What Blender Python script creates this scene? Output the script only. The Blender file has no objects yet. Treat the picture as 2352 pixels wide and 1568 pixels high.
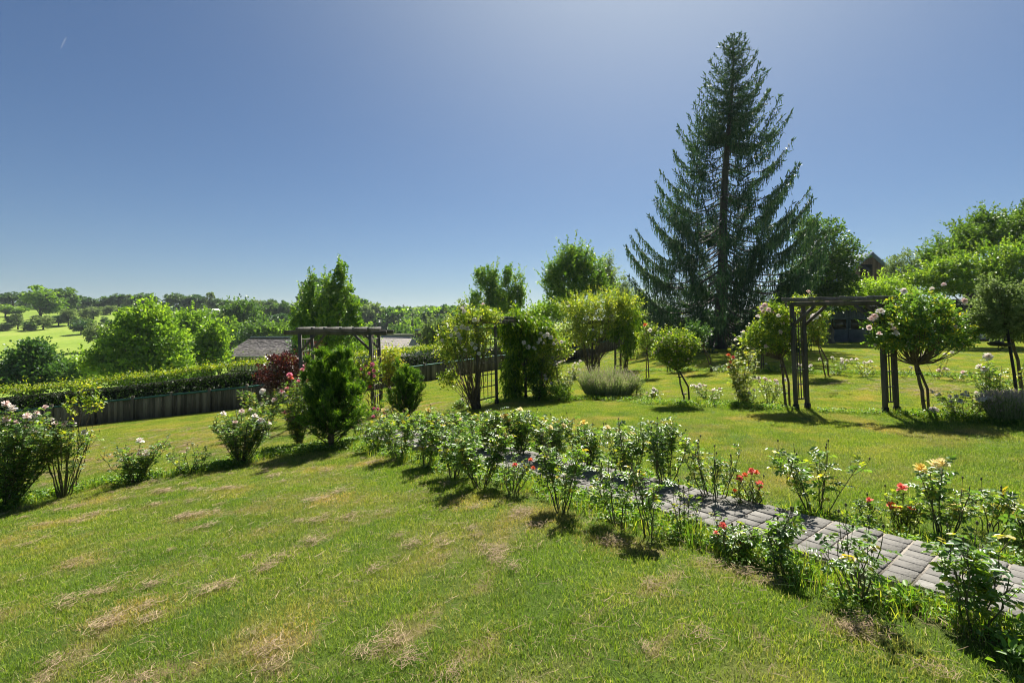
import bpy, math
import numpy as np
from mathutils import Vector

# ---------------------------------------------------------------- camera, sky, sun, exposure
SC = bpy.context.scene
COL = SC.collection
F, CX, HZ, EYE = 1176.0, 1176.0, 740.0, 1.65        # focal length and horizon in photo units, eye height
cam_data = bpy.data.cameras.new('camera')
cam_data.lens = 18.0; cam_data.sensor_width = 36.0
cam_data.shift_y = -44.0/2352.0
cam_data.clip_start = 0.05; cam_data.clip_end = 6000
cam = bpy.data.objects.new('camera', cam_data); COL.objects.link(cam)
cam.location = (0, 0, EYE); cam.rotation_euler = (math.radians(90), 0, 0)
SC.camera = cam
SUN_AZ, SUN_EL = math.radians(17), math.radians(52)  # azimuth measured from +Y towards +X
world = bpy.data.worlds.new('World'); SC.world = world; world.use_nodes = True
wn = world.node_tree; wn.nodes.clear()
sky = wn.nodes.new('ShaderNodeTexSky'); sky.sky_type = 'NISHITA'; sky.sun_disc = False
sky.sun_elevation = SUN_EL; sky.sun_rotation = SUN_AZ
sky.altitude = 100; sky.air_density = 1.0; sky.dust_density = 0.25; sky.ozone_density = 4.0
bg = wn.nodes.new('ShaderNodeBackground'); bg.inputs[1].default_value = 0.05
wo = wn.nodes.new('ShaderNodeOutputWorld')
SKY_E = 1.4
tn_ = wn.nodes.new('ShaderNodeMix'); tn_.data_type = 'RGBA'; tn_.blend_type = 'MULTIPLY'; tn_.inputs[0].default_value = 1
k_ = 0.95/(.05*2**SKY_E); tn_.inputs[7].default_value = (.0570*k_, .0665*k_, .0760*k_, 1)
tcw = wn.nodes.new('ShaderNodeTexCoord'); dp = wn.nodes.new('ShaderNodeVectorMath'); dp.operation = 'DOT_PRODUCT'
dp.inputs[1].default_value = (math.sin(SUN_AZ)*math.cos(SUN_EL), math.cos(SUN_AZ)*math.cos(SUN_EL), math.sin(SUN_EL))
cl_ = wn.nodes.new('ShaderNodeMath'); cl_.operation = 'MAXIMUM'; cl_.inputs[1].default_value = 0.0
pw_ = wn.nodes.new('ShaderNodeMath'); pw_.operation = 'POWER'; pw_.inputs[1].default_value = 9.5      # aureole: hazy glow round the sun
gl_ = wn.nodes.new('ShaderNodeMix'); gl_.data_type = 'RGBA'; gl_.blend_type = 'ADD'
gl_.clamp_result = False; gl_.inputs[0].default_value = 1.0
gc_ = wn.nodes.new('ShaderNodeVectorMath'); gc_.operation = 'SCALE'; gc_.inputs[0].default_value = (.56*k_, .546*k_, .40*k_)
wn.links.new(tcw.outputs['Generated'], dp.inputs[0]); wn.links.new(dp.outputs['Value'], cl_.inputs[0]); wn.links.new(cl_.outputs[0], pw_.inputs[0]); wn.links.new(pw_.outputs[0], gc_.inputs['Scale'])
wn.links.new(sky.outputs[0], tn_.inputs[6]); wn.links.new(tn_.outputs[2], gl_.inputs[6]); wn.links.new(gc_.outputs[0], gl_.inputs[7])
wn.links.new(gl_.outputs[2], bg.inputs[0]); wn.links.new(bg.outputs[0], wo.inputs[0])
sun_data = bpy.data.lights.new('sun', 'SUN'); sun_data.energy = 4.8
sun_data.angle = math.radians(0.5); sun_data.color = (1.0, 0.95, 0.86)
sun = bpy.data.objects.new('sun', sun_data); COL.objects.link(sun)
sdir = Vector((math.sin(SUN_AZ)*math.cos(SUN_EL), math.cos(SUN_AZ)*math.cos(SUN_EL), math.sin(SUN_EL)))
sun.rotation_euler = sdir.to_track_quat('Z', 'Y').to_euler()
sun.location = (5, 10, 30)
SC.view_settings.view_transform = 'Standard'; SC.view_settings.look = 'None'
SC.view_settings.exposure = 1.4; SC.view_settings.gamma = 1.0
SC.render.engine = 'CYCLES'
SC.cycles.use_denoising = True; SC.cycles.denoiser = 'OPENIMAGEDENOISE'; SC.cycles.denoising_prefilter = 'ACCURATE'; SC.cycles.denoising_input_passes = 'RGB_ALBEDO_NORMAL'; SC.cycles.filter_width = 1.05
SC.cycles.max_bounces = 5; SC.cycles.diffuse_bounces = 4; SC.cycles.glossy_bounces = 2
SC.cycles.transmission_bounces = 3; SC.cycles.transparent_max_bounces = 4

# ---------------------------------------------------------------- maths
def sstep(a, b, x):
    t = np.clip((np.asarray(x, float)-a)/(b-a), 0, 1); return t*t*(3-2*t)
def nrm(v):
    return v/np.maximum(np.linalg.norm(v, axis=-1, keepdims=True), 1e-9)
def vnoise(x, y, seed=0):
    x = np.asarray(x, float); y = np.asarray(y, float)
    xi = np.floor(x).astype(np.int64); yi = np.floor(y).astype(np.int64)
    xf = x-xi; yf = y-yi; u = xf*xf*(3-2*xf); v = yf*yf*(3-2*yf)
    def h(a, b):
        n = (a*374761393 + b*668265263 + seed*974711) & 0x7fffffff
        n = ((n ^ (n >> 13))*1274126177) & 0x7fffffff
        return ((n ^ (n >> 16)) & 0xffff)/65535.0
    return (h(xi, yi)*(1-u)+h(xi+1, yi)*u)*(1-v) + (h(xi, yi+1)*(1-u)+h(xi+1, yi+1)*u)*v
def fbm(x, y, seed=0, o=4):
    s = 0; a = .5; t = 0
    for i in range(o):
        s = s+a*vnoise(x*2**i+17*i, y*2**i-9*i, seed+i); t += a; a *= .55
    return s/t

# ---------------------------------------------------------------- terrain
FX = [-60, -25, -16, -9.8, -5, -0.7, 5, 14, 30, 60]
FY = [12, 18, 19.6, 20.2, 25.0, 31, 38, 44, 56, 80]
def fence_y(x): return np.interp(x, FX, FY)
def garden_z(x, y):
    z = np.where(x < 0, 0.1*x, 0.0) - 0.1*np.log1p(np.exp(-np.abs(x)*2))*.5
    w = 1-sstep(1.5, 12, x)
    return z - 0.04*np.maximum(y-3, 0)*w
LY = [0, 25, 45, 70, 100, 120, 160, 200, 250, 300, 400, 600, 1200, 6000]
LZ = [-3, -3, -8, -11, -11.5, -9.6, -6, -2.6, 3, 8, 9, 4, 0, 0]
CY_ = [0, 30, 50, 100, 300, 500, 800, 1200, 6000]
CZ = [-1.5, -1.5, -6, -14, -14, -8, 4, 12, 12]
def H(x, y):
    x = np.asarray(x, float); y = np.asarray(y, float)
    g = garden_z(x, np.maximum(y, -20))
    r = x/np.maximum(y, 1)
    left = np.interp(y, LY, LZ)+sstep(60, 200, y)*(fbm(x/60, y/60, 3)-.5)*3
    cen = np.interp(y, CY_, CZ)+sstep(250, 600, y)*(fbm(x/170+4, y/260, 9, 3)-.5)*26
    right = np.where(y > 45, -0.0, g)
    w1 = sstep(-.42, -.25, r); w2 = sstep(-.02, .12, r)
    far = (left*(1-w1)+cen*w1)*(1-w2)+right*w2
    d = y-fence_y(x)
    w = sstep(2.5, 14, d)
    return g*(1-w)+far*w + (1-w)*0.015*(fbm(x*1.2, y*1.2, 5)-.5)
def h1(x, y): return float(H(np.array([x]), np.array([y]))[0])
YS = np.geomspace(1.2, 2500, 9000)
def G(px, py, up=0.0):
    """where the line of sight through a photo point meets the ground (or a level UP above it)"""
    x = (px-CX)/F*YS; zr = EYE-up-(py-HZ)/F*YS
    k = np.nonzero(zr <= H(x, YS))[0]
    i = k[0] if len(k) else len(YS)-1
    return np.array([x[i], YS[i], h1(x[i], YS[i])])
def W(px, py, d):
    return np.array([(px-CX)/F*d, d, EYE-(py-HZ)/F*d])
def E(px, py, hw, hh, d, ry=None):
    """an ellipsoid lobe: centre and radii in metres"""
    return (W(px, py, d), np.array([hw/F*d, (hw/F*d if ry is None else ry), hh/F*d]))

# ---------------------------------------------------------------- mesh building
class MB:
    def __init__(s): s.v = []; s.f = []; s.t = []; s.n = 0
    def add(s, V, Fc, T=None):
        V = np.asarray(V, float).reshape(-1, 3); Fc = np.asarray(Fc, np.int64)
        s.v.append(V); s.f.append(Fc+s.n); s.n += len(V)
        if T is None: T = .5
        s.t.append(np.broadcast_to(np.asarray(T, float), (len(V),)))
    def build(s, name, mat, parent=None, smooth=False, origin=None, link=True):
        me = bpy.data.meshes.new(name)
        if s.n:
            V = np.concatenate(s.v)
            if origin is not None: V = V-np.asarray(origin)
            me.vertices.add(len(V)); me.vertices.foreach_set('co', V.astype(np.float32).ravel())
            cnt = [np.full(len(f), f.shape[1]) for f in s.f]
            cnt = np.concatenate(cnt); idx = np.concatenate([f.ravel() for f in s.f])
            me.loops.add(len(idx)); me.loops.foreach_set('vertex_index', idx.astype(np.int32))
            me.polygons.add(len(cnt))
            me.polygons.foreach_set('loop_start', (np.cumsum(cnt)-cnt).astype(np.int32))
            a = me.attributes.new('tint', 'FLOAT', 'POINT'); a.data.foreach_set('value', np.concatenate(s.t).astype(np.float32))
            if smooth: me.polygons.foreach_set('use_smooth', np.ones(len(cnt), bool))
            me.update(calc_edges=True); me.validate()
        mats = mat if isinstance(mat, (list, tuple)) else [mat]
        for m in mats: me.materials.append(m)
        o = bpy.data.objects.new(name, me)
        if link: COL.objects.link(o)
        if parent is not None: o.parent = parent
        return o
    def box(s, c, size, rot=None, T=.5, bev=0.0):
        c = np.asarray(c, float); h = np.asarray(size, float)/2
        if bev <= 0:
            V = np.array([[x, y, z] for z in (-1, 1) for y in (-1, 1) for x in (-1, 1)])*h
            Fc = [[0, 2, 3, 1], [4, 5, 7, 6], [0, 1, 5, 4], [2, 6, 7, 3], [0, 4, 6, 2], [1, 3, 7, 5]]
            if rot is not None: V = V@np.asarray(rot).T
            s.add(V+c, Fc, T)
        else:
            b = min(bev, h.min()*.8)
            # chamfered on the four top edges and the verticals: an octagonal prism with a smaller cap
            def ring(z, k):
                x, y = h[0]-k, h[1]-k; q = b
                return [[-x+q, -y, z], [x-q, -y, z], [x, -y+q, z], [x, y-q, z], [x-q, y, z], [-x+q, y, z], [-x, y-q, z], [-x, -y+q, z]]
            V = np.array(ring(-h[2], 0)+ring(h[2]-b, 0)+ring(h[2], b*.8))
            Fc = [[i, (i+1) % 8, (i+1) % 8+8, i+8] for i in range(8)]+[[i+8, (i+1) % 8+8, (i+1) % 8+16, i+16] for i in range(8)]
            if rot is not None: V = V@np.asarray(rot).T
            s.add(V+c, Fc, T)
            s.f.append(np.array([[16+i for i in range(8)]])+s.n-24)
            s.f.append(np.array([[7-i for i in range(8)]])+s.n-24)
    def beam(s, a, b, w, h, T=.5, up=(0, 0, 1), bev=0.006):
        a = np.asarray(a, float); b = np.asarray(b, float); d = b-a; L = np.linalg.norm(d); x = d/L
        up = np.asarray(up, float); y = np.cross(up, x)
        if np.linalg.norm(y) < 1e-4: y = np.cross([0, 1, 0], x)
        y = nrm(y); z = np.cross(x, y)
        s.box((a+b)/2, (L, w, h), np.stack([x, y, z], 1), T, bev)
def rotz(a): c, s_ = math.cos(a), math.sin(a); return np.array([[c, -s_, 0], [s_, c, 0], [0, 0, 1.]])

def tubes(mb, P, R, seg=5, T=.5, cap=True):
    """P (n,k,3) centre lines, R (n,k) radii"""
    P = np.asarray(P, float); R = np.asarray(R, float)
    if P.ndim == 2: P = P[None]
    n, k, _ = P.shape; R = np.broadcast_to(R.reshape(-1, k), (n, k))
    tg = np.gradient(P, axis=1); tg = nrm(tg)
    mean = nrm(tg.mean(1)); ref = np.where(np.abs(mean[:, 2:3]) > .7, np.array([[1., 0, 0]]), np.array([[0, 0, 1.]]))
    u = nrm(np.cross(tg, ref[:, None, :])); v = np.cross(tg, u)
    a = np.arange(seg)/seg*2*np.pi
    V = P[:, :, None, :]+R[:, :, None, None]*(np.cos(a)[None, None, :, None]*u[:, :, None, :]+np.sin(a)[None, None, :, None]*v[:, :, None, :])
    base = (np.arange(n)*k*seg)[:, None, None]+(np.arange(k-1)*seg)[None, :, None]
    i = np.arange(seg)[None, None, :]; j = (np.arange(seg)+1) % seg
    f = np.stack([base+i, base+j, base+seg+j, base+seg+i], -1).reshape(-1, 4)
    TT = np.asarray(T, float)
    if TT.ndim == 1: TT = np.repeat(TT, k*seg)
    mb.add(V.reshape(-1, 3), f, TT)
    if cap:
        e = (np.arange(n)*k*seg)[:, None]+(k-1)*seg+np.arange(seg)[None]
        mb.f.append(e+mb.n-n*k*seg)

def leaves(mb, P, D, N, L, Wd, T, kind=4, fold=.25):
    P = np.asarray(P, float); n = len(P)
    if n == 0: return
    D = nrm(D); S = nrm(np.cross(D, N)); N = np.cross(S, D)
    L = np.broadcast_to(np.asarray(L, float), (n,))[:, None]; Wd = np.broadcast_to(np.asarray(Wd, float), (n,))[:, None]
    T = np.broadcast_to(np.asarray(T, float), (n,))
    if kind == 3:
        V = np.stack([P-S*Wd/2, P+S*Wd/2, P+D*L], 1)
        mb.add(V.reshape(-1, 3), np.arange(n*3).reshape(n, 3), np.repeat(T, 3))
    elif kind == 4:
        m = P+D*L*.5+N*Wd*fold
        V = np.stack([P, m+S*Wd/2, P+D*L, m-S*Wd/2], 1)
        mb.add(V.reshape(-1, 3), np.arange(n*4).reshape(n, 4), np.repeat(T, 4))
    else:
        a = P+D*L*.3; b = P+D*L*.68; up = N*Wd*fold; tip = P+D*L-N*L*.12
        V = np.stack([P, a+S*Wd/2+up, b+S*Wd*.40+up*.8-N*L*.03, tip, b-S*Wd*.40+up*.8-N*L*.03, a-S*Wd/2+up], 1)
        i = np.arange(n)[:, None]*6
        f = np.concatenate([i+np.array([0, 1, 2, 3]), i+np.array([0, 3, 4, 5])])
        mb.add(V.reshape(-1, 3), f, np.repeat(T, 6))

def compound(mb, P, D, N, L, T, rng, stems=None, pairs=2, lw=.62, kind=6):
    """pinnate leaves: pairs*2+1 leaflets on a short stalk"""
    D = nrm(D); S = nrm(np.cross(D, N)); N = np.cross(S, D); n = len(P)
    L = np.broadcast_to(np.asarray(L, float), (n,))
    ll = L*.42
    def lf(p, d, l):
        nn = N+rng.normal(0, .25, (n, 3))
        leaves(mb, p, d, nn, l, l*lw, np.clip(T+rng.normal(0, .04, n), 0, 1), kind)
    lf(P+D*(L*.62)[:, None]-N*(L*.06)[:, None], D-N*.25, ll)
    for k in range(pairs):
        t = .55-.28*k
        for s_ in (1, -1):
            lf(P+D*(L*t)[:, None], D*.55+S*s_-N*.2, ll*(.92-.1*k))
    if stems is not None:
        e = P+D*(L*.62)[:, None]-N*(L*.06)[:, None]
        tubes(stems, np.stack([P, e], 1), np.stack([np.full(n, .0016), np.full(n, .001)], 1), 3, .8, False)

def unit(rng, n): return nrm(rng.normal(0, 1, (n, 3)))
def bez(A, B, C, k):
    t = np.linspace(0, 1, k)[None, :, None]
    return (1-t)**2*A[:, None]+2*t*(1-t)*B[:, None]+t*t*C[:, None]

# ---------------------------------------------------------------- scene bookkeeping
def tag(o, label=None, cat=None, group=None, kind=None):
    if label: o['label'] = label
    if cat: o['category'] = cat
    if group: o['group'] = group
    if kind: o['kind'] = kind
    return o
def thing(name, label, cat, loc=(0, 0, 0), group=None, rz=0.0):
    o = bpy.data.objects.new(name, None); COL.objects.link(o); o.empty_display_size = .2
    o.location = [float(c) for c in loc]; o.rotation_euler = (0, 0, rz)
    return tag(o, label, cat, group)
def copy_thing(src, name, label, loc, scale, rz, group):
    r = src.copy(); r.name = name; COL.objects.link(r)
    r.location = [float(c) for c in loc]; r.scale = scale; r.rotation_euler = (0, 0, rz); tag(r, label, None, group)
    for ch in src.children:
        c = ch.copy(); COL.objects.link(c); c.parent = r
    return r

# ---------------------------------------------------------------- materials
def newmat(name):
    m = bpy.data.materials.new(name); m.use_nodes = True; nt = m.node_tree; nt.nodes.clear()
    return m, nt, nt.nodes.new, nt.links.new
def ramp(nd, stops, interp='LINEAR'):
    r = nd('ShaderNodeValToRGB'); r.color_ramp.interpolation = interp
    el = r.color_ramp.elements
    while len(el) > 1: el.remove(el[-1])
    el[0].position = stops[0][0]; el[0].color = (*stops[0][1], 1)
    for p, c in stops[1:]:
        e = el.new(p); e.color = (*c, 1)
    return r
GAIN = (1.82, 1.68, 1.42)
def leaf_mat(name, stops, trans=.4, rough=.42, spec=.5, tcol=(1.9, 1.9, .55), noise=0.0, nscale=.5, hue=0.0):
    m, nt, nd, ln = newmat(name)
    at = nd('ShaderNodeAttribute'); at.attribute_name = 'tint'
    oi = nd('ShaderNodeObjectInfo')
    ma = nd('ShaderNodeMath'); ma.operation = 'MULTIPLY_ADD'; ma.inputs[1].default_value = hue; ln(oi.outputs['Random'], ma.inputs[0]); ln(at.outputs['Fac'], ma.inputs[2])
    stops = [(p_, tuple(min(.85, c_*g_) for c_, g_ in zip(col_, GAIN if max(col_) < .45 else (1, 1, 1)))) for p_, col_ in stops]
    rp = ramp(nd, stops); ln(ma.outputs[0], rp.inputs[0])
    p = nd('ShaderNodeBsdfPrincipled'); p.inputs['Roughness'].default_value = rough
    p.inputs['Specular IOR Level'].default_value = spec
    ln(rp.outputs[0], p.inputs['Base Color'])
    tr = nd('ShaderNodeBsdfTranslucent')
    mx = nd('ShaderNodeMix'); mx.data_type = 'RGBA'; mx.blend_type = 'MULTIPLY'; mx.inputs[0].default_value = 1
    mx.clamp_result = False
    ln(rp.outputs[0], mx.inputs[6]); mx.inputs[7].default_value = (*tcol, 1); ln(mx.outputs[2], tr.inputs[0])
    ms = nd('ShaderNodeMixShader'); ms.inputs[0].default_value = trans
    ln(p.outputs[0], ms.inputs[1]); ln(tr.outputs[0], ms.inputs[2])
    o = nd('ShaderNodeOutputMaterial'); ln(ms.outputs[0], o.inputs[0])
    return m
def surf_mat(name, c1, c2, scale=6, rough=.8, bump=.3, detail=6, stretch=(1, 1, 1), bscale=None, spec=.3, tintmix=0.0, tintcol=None, coord='Object', metal=0):
    m, nt, nd, ln = newmat(name)
    tc = nd('ShaderNodeTexCoord'); mp = nd('ShaderNodeMapping'); mp.inputs['Scale'].default_value = stretch
    ln(tc.outputs[coord], mp.inputs[0])
    n1 = nd('ShaderNodeTexNoise'); n1.inputs['Scale'].default_value = scale; n1.inputs['Detail'].default_value = detail; n1.inputs['Roughness'].default_value = .65
    ln(mp.outputs[0], n1.inputs[0])
    rp = ramp(nd, [(.3, c1), (.7, c2)]); ln(n1.outputs[0], rp.inputs[0])
    col = rp.outputs[0]
    if tintmix:
        at = nd('ShaderNodeAttribute'); at.attribute_name = 'tint'
        mx = nd('ShaderNodeMix'); mx.data_type = 'RGBA'; mx.blend_type = 'MULTIPLY'; mx.inputs[0].default_value = tintmix
        r2 = ramp(nd, tintcol or [(0, (.45, .45, .45)), (1, (1.25, 1.25, 1.25))]); ln(at.outputs['Fac'], r2.inputs[0])
        ln(col, mx.inputs[6]); ln(r2.outputs[0], mx.inputs[7]); col = mx.outputs[2]
    p = nd('ShaderNodeBsdfPrincipled'); p.inputs['Roughness'].default_value = rough; p.inputs['Specular IOR Level'].default_value = spec
    p.inputs['Metallic'].default_value = metal
    ln(col, p.inputs['Base Color'])
    if bump:
        n2 = nd('ShaderNodeTexNoise'); n2.inputs['Scale'].default_value = bscale or scale*4; n2.inputs['Detail'].default_value = 8
        ln(mp.outputs[0], n2.inputs[0])
        b = nd('ShaderNodeBump'); b.inputs['Strength'].default_value = bump; b.inputs['Distance'].default_value = .02
        ln(n2.outputs[0], b.inputs['Height']); ln(b.outputs[0], p.inputs['Normal'])
    o = nd('ShaderNodeOutputMaterial'); ln(p.outputs[0], o.inputs[0])
    return m

GR = lambda *s: [(p, c) for p, c in s]
M = {}
M['rose_leaf'] = leaf_mat('rose_leaf', GR((0, (.025, .06, .024)), (.55, (.06, .12, .034)), (.82, (.11, .17, .034)), (.9, (.17, .19, .03)), (1, (.21, .17, .03))), .42, .38, .5, hue=.12)
M['rose_light'] = leaf_mat('rose_light', GR((0, (.028, .06, .015)), (.5, (.075, .125, .028)), (.82, (.19, .23, .045)), (.92, (.24, .24, .05)), (1, (.28, .19, .05))), .42, .42, .42)
M['wisteria'] = leaf_mat('wisteria', GR((0, (.02, .05, .008)), (.5, (.055, .115, .014)), (1, (.16, .21, .025))), .45, .45, .4)
M['oak'] = leaf_mat('oak', GR((0, (.02, .05, .018)), (.5, (.035, .08, .025)), (1, (.08, .14, .035))), .3, .5, .4, hue=.1)
M['bright'] = leaf_mat('bright', GR((0, (.04, .085, .018)), (.5, (.08, .15, .03)), (1, (.16, .24, .045))), .42, .45, .4, hue=.1)
M['poplar'] = leaf_mat('poplar', GR((0, (.025, .065, .018)), (.5, (.06, .125, .028)), (1, (.14, .20, .04))), .38, .42, .42)
M['deep'] = leaf_mat('deep', GR((0, (.015, .045, .025)), (.5, (.03, .075, .035)), (1, (.06, .115, .04))), .3, .5, .4, hue=.1)
M['grey_green'] = leaf_mat('grey_green', GR((0, (.05, .08, .035)), (.5, (.09, .13, .06)), (1, (.15, .19, .09))), .35, .6, .3, (1.5, 1.65, .9), hue=.1)
M['spruce'] = leaf_mat('spruce', GR((0, (.011, .031, .021)), (.6, (.028, .060, .034)), (1, (.075, .105, .045))), .28, .5, .4, (1.5, 1.65, .9))
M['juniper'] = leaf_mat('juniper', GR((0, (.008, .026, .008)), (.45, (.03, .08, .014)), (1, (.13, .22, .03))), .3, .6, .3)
M['hedge'] = leaf_mat('hedge', GR((0, (.008, .022, .005)), (.45, (.022, .05, .010)), (.75, (.10, .155, .018)), (1, (.20, .20, .04))), .4, .5, .4)
M['hedge_shade_core'] = surf_mat('hedge_shade_core', (.008, .012, .005), (.022, .028, .012), 12, .95, .9)
M['copper'] = leaf_mat('copper', GR((0, (.016, .006, .008)), (.6, (.045, .014, .018)), (1, (.12, .045, .028))), .25, .35, .5, (1.6, .7, .5))
M['lavender'] = leaf_mat('lavender', GR((0, (.07, .11, .05)), (.5, (.15, .20, .10)), (.8, (.26, .25, .24)), (1, (.20, .16, .30))), .3, .7, .2, (1.5, 1.65, .9))
M['weed'] = leaf_mat('weed', GR((0, (.03, .08, .015)), (.6, (.08, .15, .025)), (1, (.20, .22, .06))), .4, .5, .4)
def petal(name, c, c2, tr=.35):
    return leaf_mat(name, GR((0, c2), (1, c)), tr, .6, .25, (1.1, 1.05, 1.0))
M['white_petal'] = petal('white_petal', (.80, .77, .72), (.72, .62, .55))
M['blush_petal'] = petal('blush_petal', (.78, .66, .62), (.66, .45, .42))
M['yellow_petal'] = petal('yellow_petal', (.82, .70, .22), (.80, .52, .08))
M['cream_petal'] = petal('cream_petal', (.82, .76, .46), (.80, .66, .24))
M['orange_petal'] = petal('orange_petal', (.75, .13, .06), (.80, .30, .06))
M['pink_petal'] = petal('pink_petal', (.72, .26, .36), (.60, .14, .26))
M['coral_petal'] = petal('coral_petal', (.74, .20, .16), (.78, .12, .10))
M['stem'] = surf_mat('stem', (.05, .07, .025), (.13, .11, .05), 20, .6, .2)
M['cane'] = surf_mat('cane', (.07, .05, .03), (.17, .13, .07), 15, .75, .5)
M['bark'] = surf_mat('bark', (.05, .045, .04), (.13, .12, .105), 4, .9, .9, stretch=(1, 1, .25), bscale=14)
M['timber'] = surf_mat('timber', (.055, .048, .042), (.14, .125, .105), 5, .85, .6, stretch=(1, 1, .18), bscale=30)
M['timber_top'] = surf_mat('timber_top', (.08, .075, .07), (.19, .18, .165), 6, .85, .6, bscale=30)
M['fence_wood'] = surf_mat('fence_wood', (.09, .078, .055), (.25, .22, .16), 4, .9, .6, stretch=(1, 1, .12), bscale=25, tintmix=1)
M['tarp'] = surf_mat('tarp', (.02, .085, .07), (.045, .15, .12), 8, .6, .4)
M['slate'] = surf_mat('slate', (.12, .11, .11), (.28, .25, .245), 2.5, .75, .6, tintmix=.8)
M['thatch'] = surf_mat('thatch', (.32, .29, .27), (.52, .47, .44), 3, .95, .8, stretch=(4, 1, .4))
M['plaster'] = surf_mat('plaster', (.52, .48, .36), (.66, .62, .48), 2, .9, .2)
M['dark_wood'] = surf_mat('dark_wood', (.03, .024, .02), (.07, .055, .045), 5, .85, .4)
M['barn_wood'] = surf_mat('barn_wood', (.20, .12, .07), (.36, .24, .15), 3, .85, .5, stretch=(1, 1, .15), tintmix=.8)
M['zinc'] = surf_mat('zinc', (.17, .22, .28), (.27, .33, .40), 2, .45, .1)
M['shed_paint'] = surf_mat('shed_paint', (.06, .085, .13), (.09, .125, .18), 3, .55, .15, tintmix=.5)
M['felt'] = surf_mat('felt', (.06, .06, .062), (.12, .12, .125), 4, .9, .3)
M['white_paint'] = surf_mat('white_paint', (.6, .6, .57), (.75, .74, .7), 3, .6, .1)
M['iron'] = surf_mat('iron', (.02, .02, .02), (.05, .045, .04), 12, .6, .3, metal=.4)
M['brick'] = surf_mat('brick', (.10, .08, .075), (.2, .15, .13), 6, .9, .4)
M['paver'] = surf_mat('paver', (.12, .114, .106), (.205, .195, .183), 9, .85, .5, bscale=60, tintmix=1, tintcol=[(0, (.68, .68, .65)), (1, (1.12, 1.12, 1.09))])
M['sand'] = surf_mat('sand', (.17, .15, .12), (.30, .27, .23), 30, .95, .6)
M['soil'] = surf_mat('soil', (.07, .045, .028), (.17, .12, .075), 18, .95, .9)
M['straw'] = surf_mat('straw', (.24, .165, .09), (.41, .30, .175), 9, .7, 0, tintmix=.8)
M['cow'] = surf_mat('cow', (.35, .16, .07), (.5, .26, .13), 2, .8, 0)
m, nt, nd, ln = newmat('window_glass')
p = nd('ShaderNodeBsdfPrincipled'); p.inputs['Base Color'].default_value = (.05, .045, .035, 1); p.inputs['Roughness'].default_value = .08
o = nd('ShaderNodeOutputMaterial'); ln(p.outputs[0], o.inputs[0]); M['glass'] = m

# ---------------------------------------------------------------- ground: one sheet to the horizon
DRY = [(560, 1490, 690, 1470, .10), (600, 1500, 640, 1530, .08), (480, 1340, 575, 1325, .07), (330, 1430, 560, 1330, .045), (560, 1330, 760, 1225, .05), (760, 1225, 900, 1180, .05),
       (1110, 1355, 1150, 1260, .07), (1150, 1260, 1160, 1230, .06), (990, 1275, 1020, 1230, .07), (110, 1560, 300, 1400, .12), (0, 1415, 60, 1395, .08), (130, 1300, 250, 1285, .07), (170, 1390, 260, 1350, .07),
       (370, 1130, 450, 1125, .08), (470, 1130, 580, 1120, .08), (720, 1150, 770, 1146, .06), (60, 1215, 420, 1150, .08), (700, 1110, 740, 1108, .05), (860, 1500, 980, 1440, .07), (900, 1430, 1000, 1400, .05),
       (1080, 1500, 1130, 1470, .07), (1350, 1420, 1420, 1380, .06), (1480, 1360, 1560, 1310, .05), (1180, 1185, 1260, 1175, .1), (1400, 1245, 1520, 1268, .12), (1600, 1295, 1760, 1335, .09), (1900, 1430, 2000, 1450, .08),
       (240, 1560, 420, 1545, .10), (1500, 1500, 1560, 1440, .04), (1700, 1420, 1760, 1470, .04), (2020, 985, 2120, 1002, .30), (1930, 955, 1990, 968, .25), (1300, 965, 1420, 960, .25), (640, 1090, 900, 1060, .12), (420, 1190, 620, 1165, .07), (300, 1240, 480, 1215, .06)]
DRYW = []
for q_ in DRY:
    a_, b_ = G(*q_[:2])[:2], G(*q_[2:4])[:2]; DRYW.append((a_, b_, q_[4]*1.12))
def dry_mask(x, y):
    x = np.asarray(x, float); y = np.asarray(y, float); m = dry_noise(x, y)*.62
    wob = (fbm(x*7, y*7, 51, 3)-.5)*1.5
    for a_, b_, r_ in DRYW:
        d_ = b_-a_; t = np.clip(((x-a_[0])*d_[0]+(y-a_[1])*d_[1])/(d_@d_), 0, 1)
        dist_ = np.hypot(x-a_[0]-t*d_[0], y-a_[1]-t*d_[1])
        m = np.maximum(m, 1-sstep(.25, 1.25, dist_/r_+wob))
    return m
def dry_noise(x, y):
    """straw coloured thatch lying in mower streaks, 0..1"""
    a = math.radians(38); u = x*math.cos(a)+y*math.sin(a); v = -x*math.sin(a)+y*math.cos(a)
    n = fbm(u*.55, v*2.1, 11, 4)
    n2 = fbm(x*.9, y*.9, 23, 3)
    s = sstep(.47, .74, n*.62+n2*.40)
    return np.clip(s, 0, 1)
def path_uv(x, y):
    """signed offset across the path from its near edge (0..PW) and distance along it"""
    d = np.array([x, y]).T if np.ndim(x) == 0 else np.stack([x, y], -1)
    best = None
    return d
near_px = [(2480, 1462), (2352, 1412), (2200, 1372), (2040, 1330), (1900, 1285), (1750, 1240), (1500, 1160), (1300, 1102), (1100, 1062), (1000, 1042), (880, 1016), (832, 1004)]
NP = np.array([G(*p, .07)[:2] for p in near_px])
PW = 0.82
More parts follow.
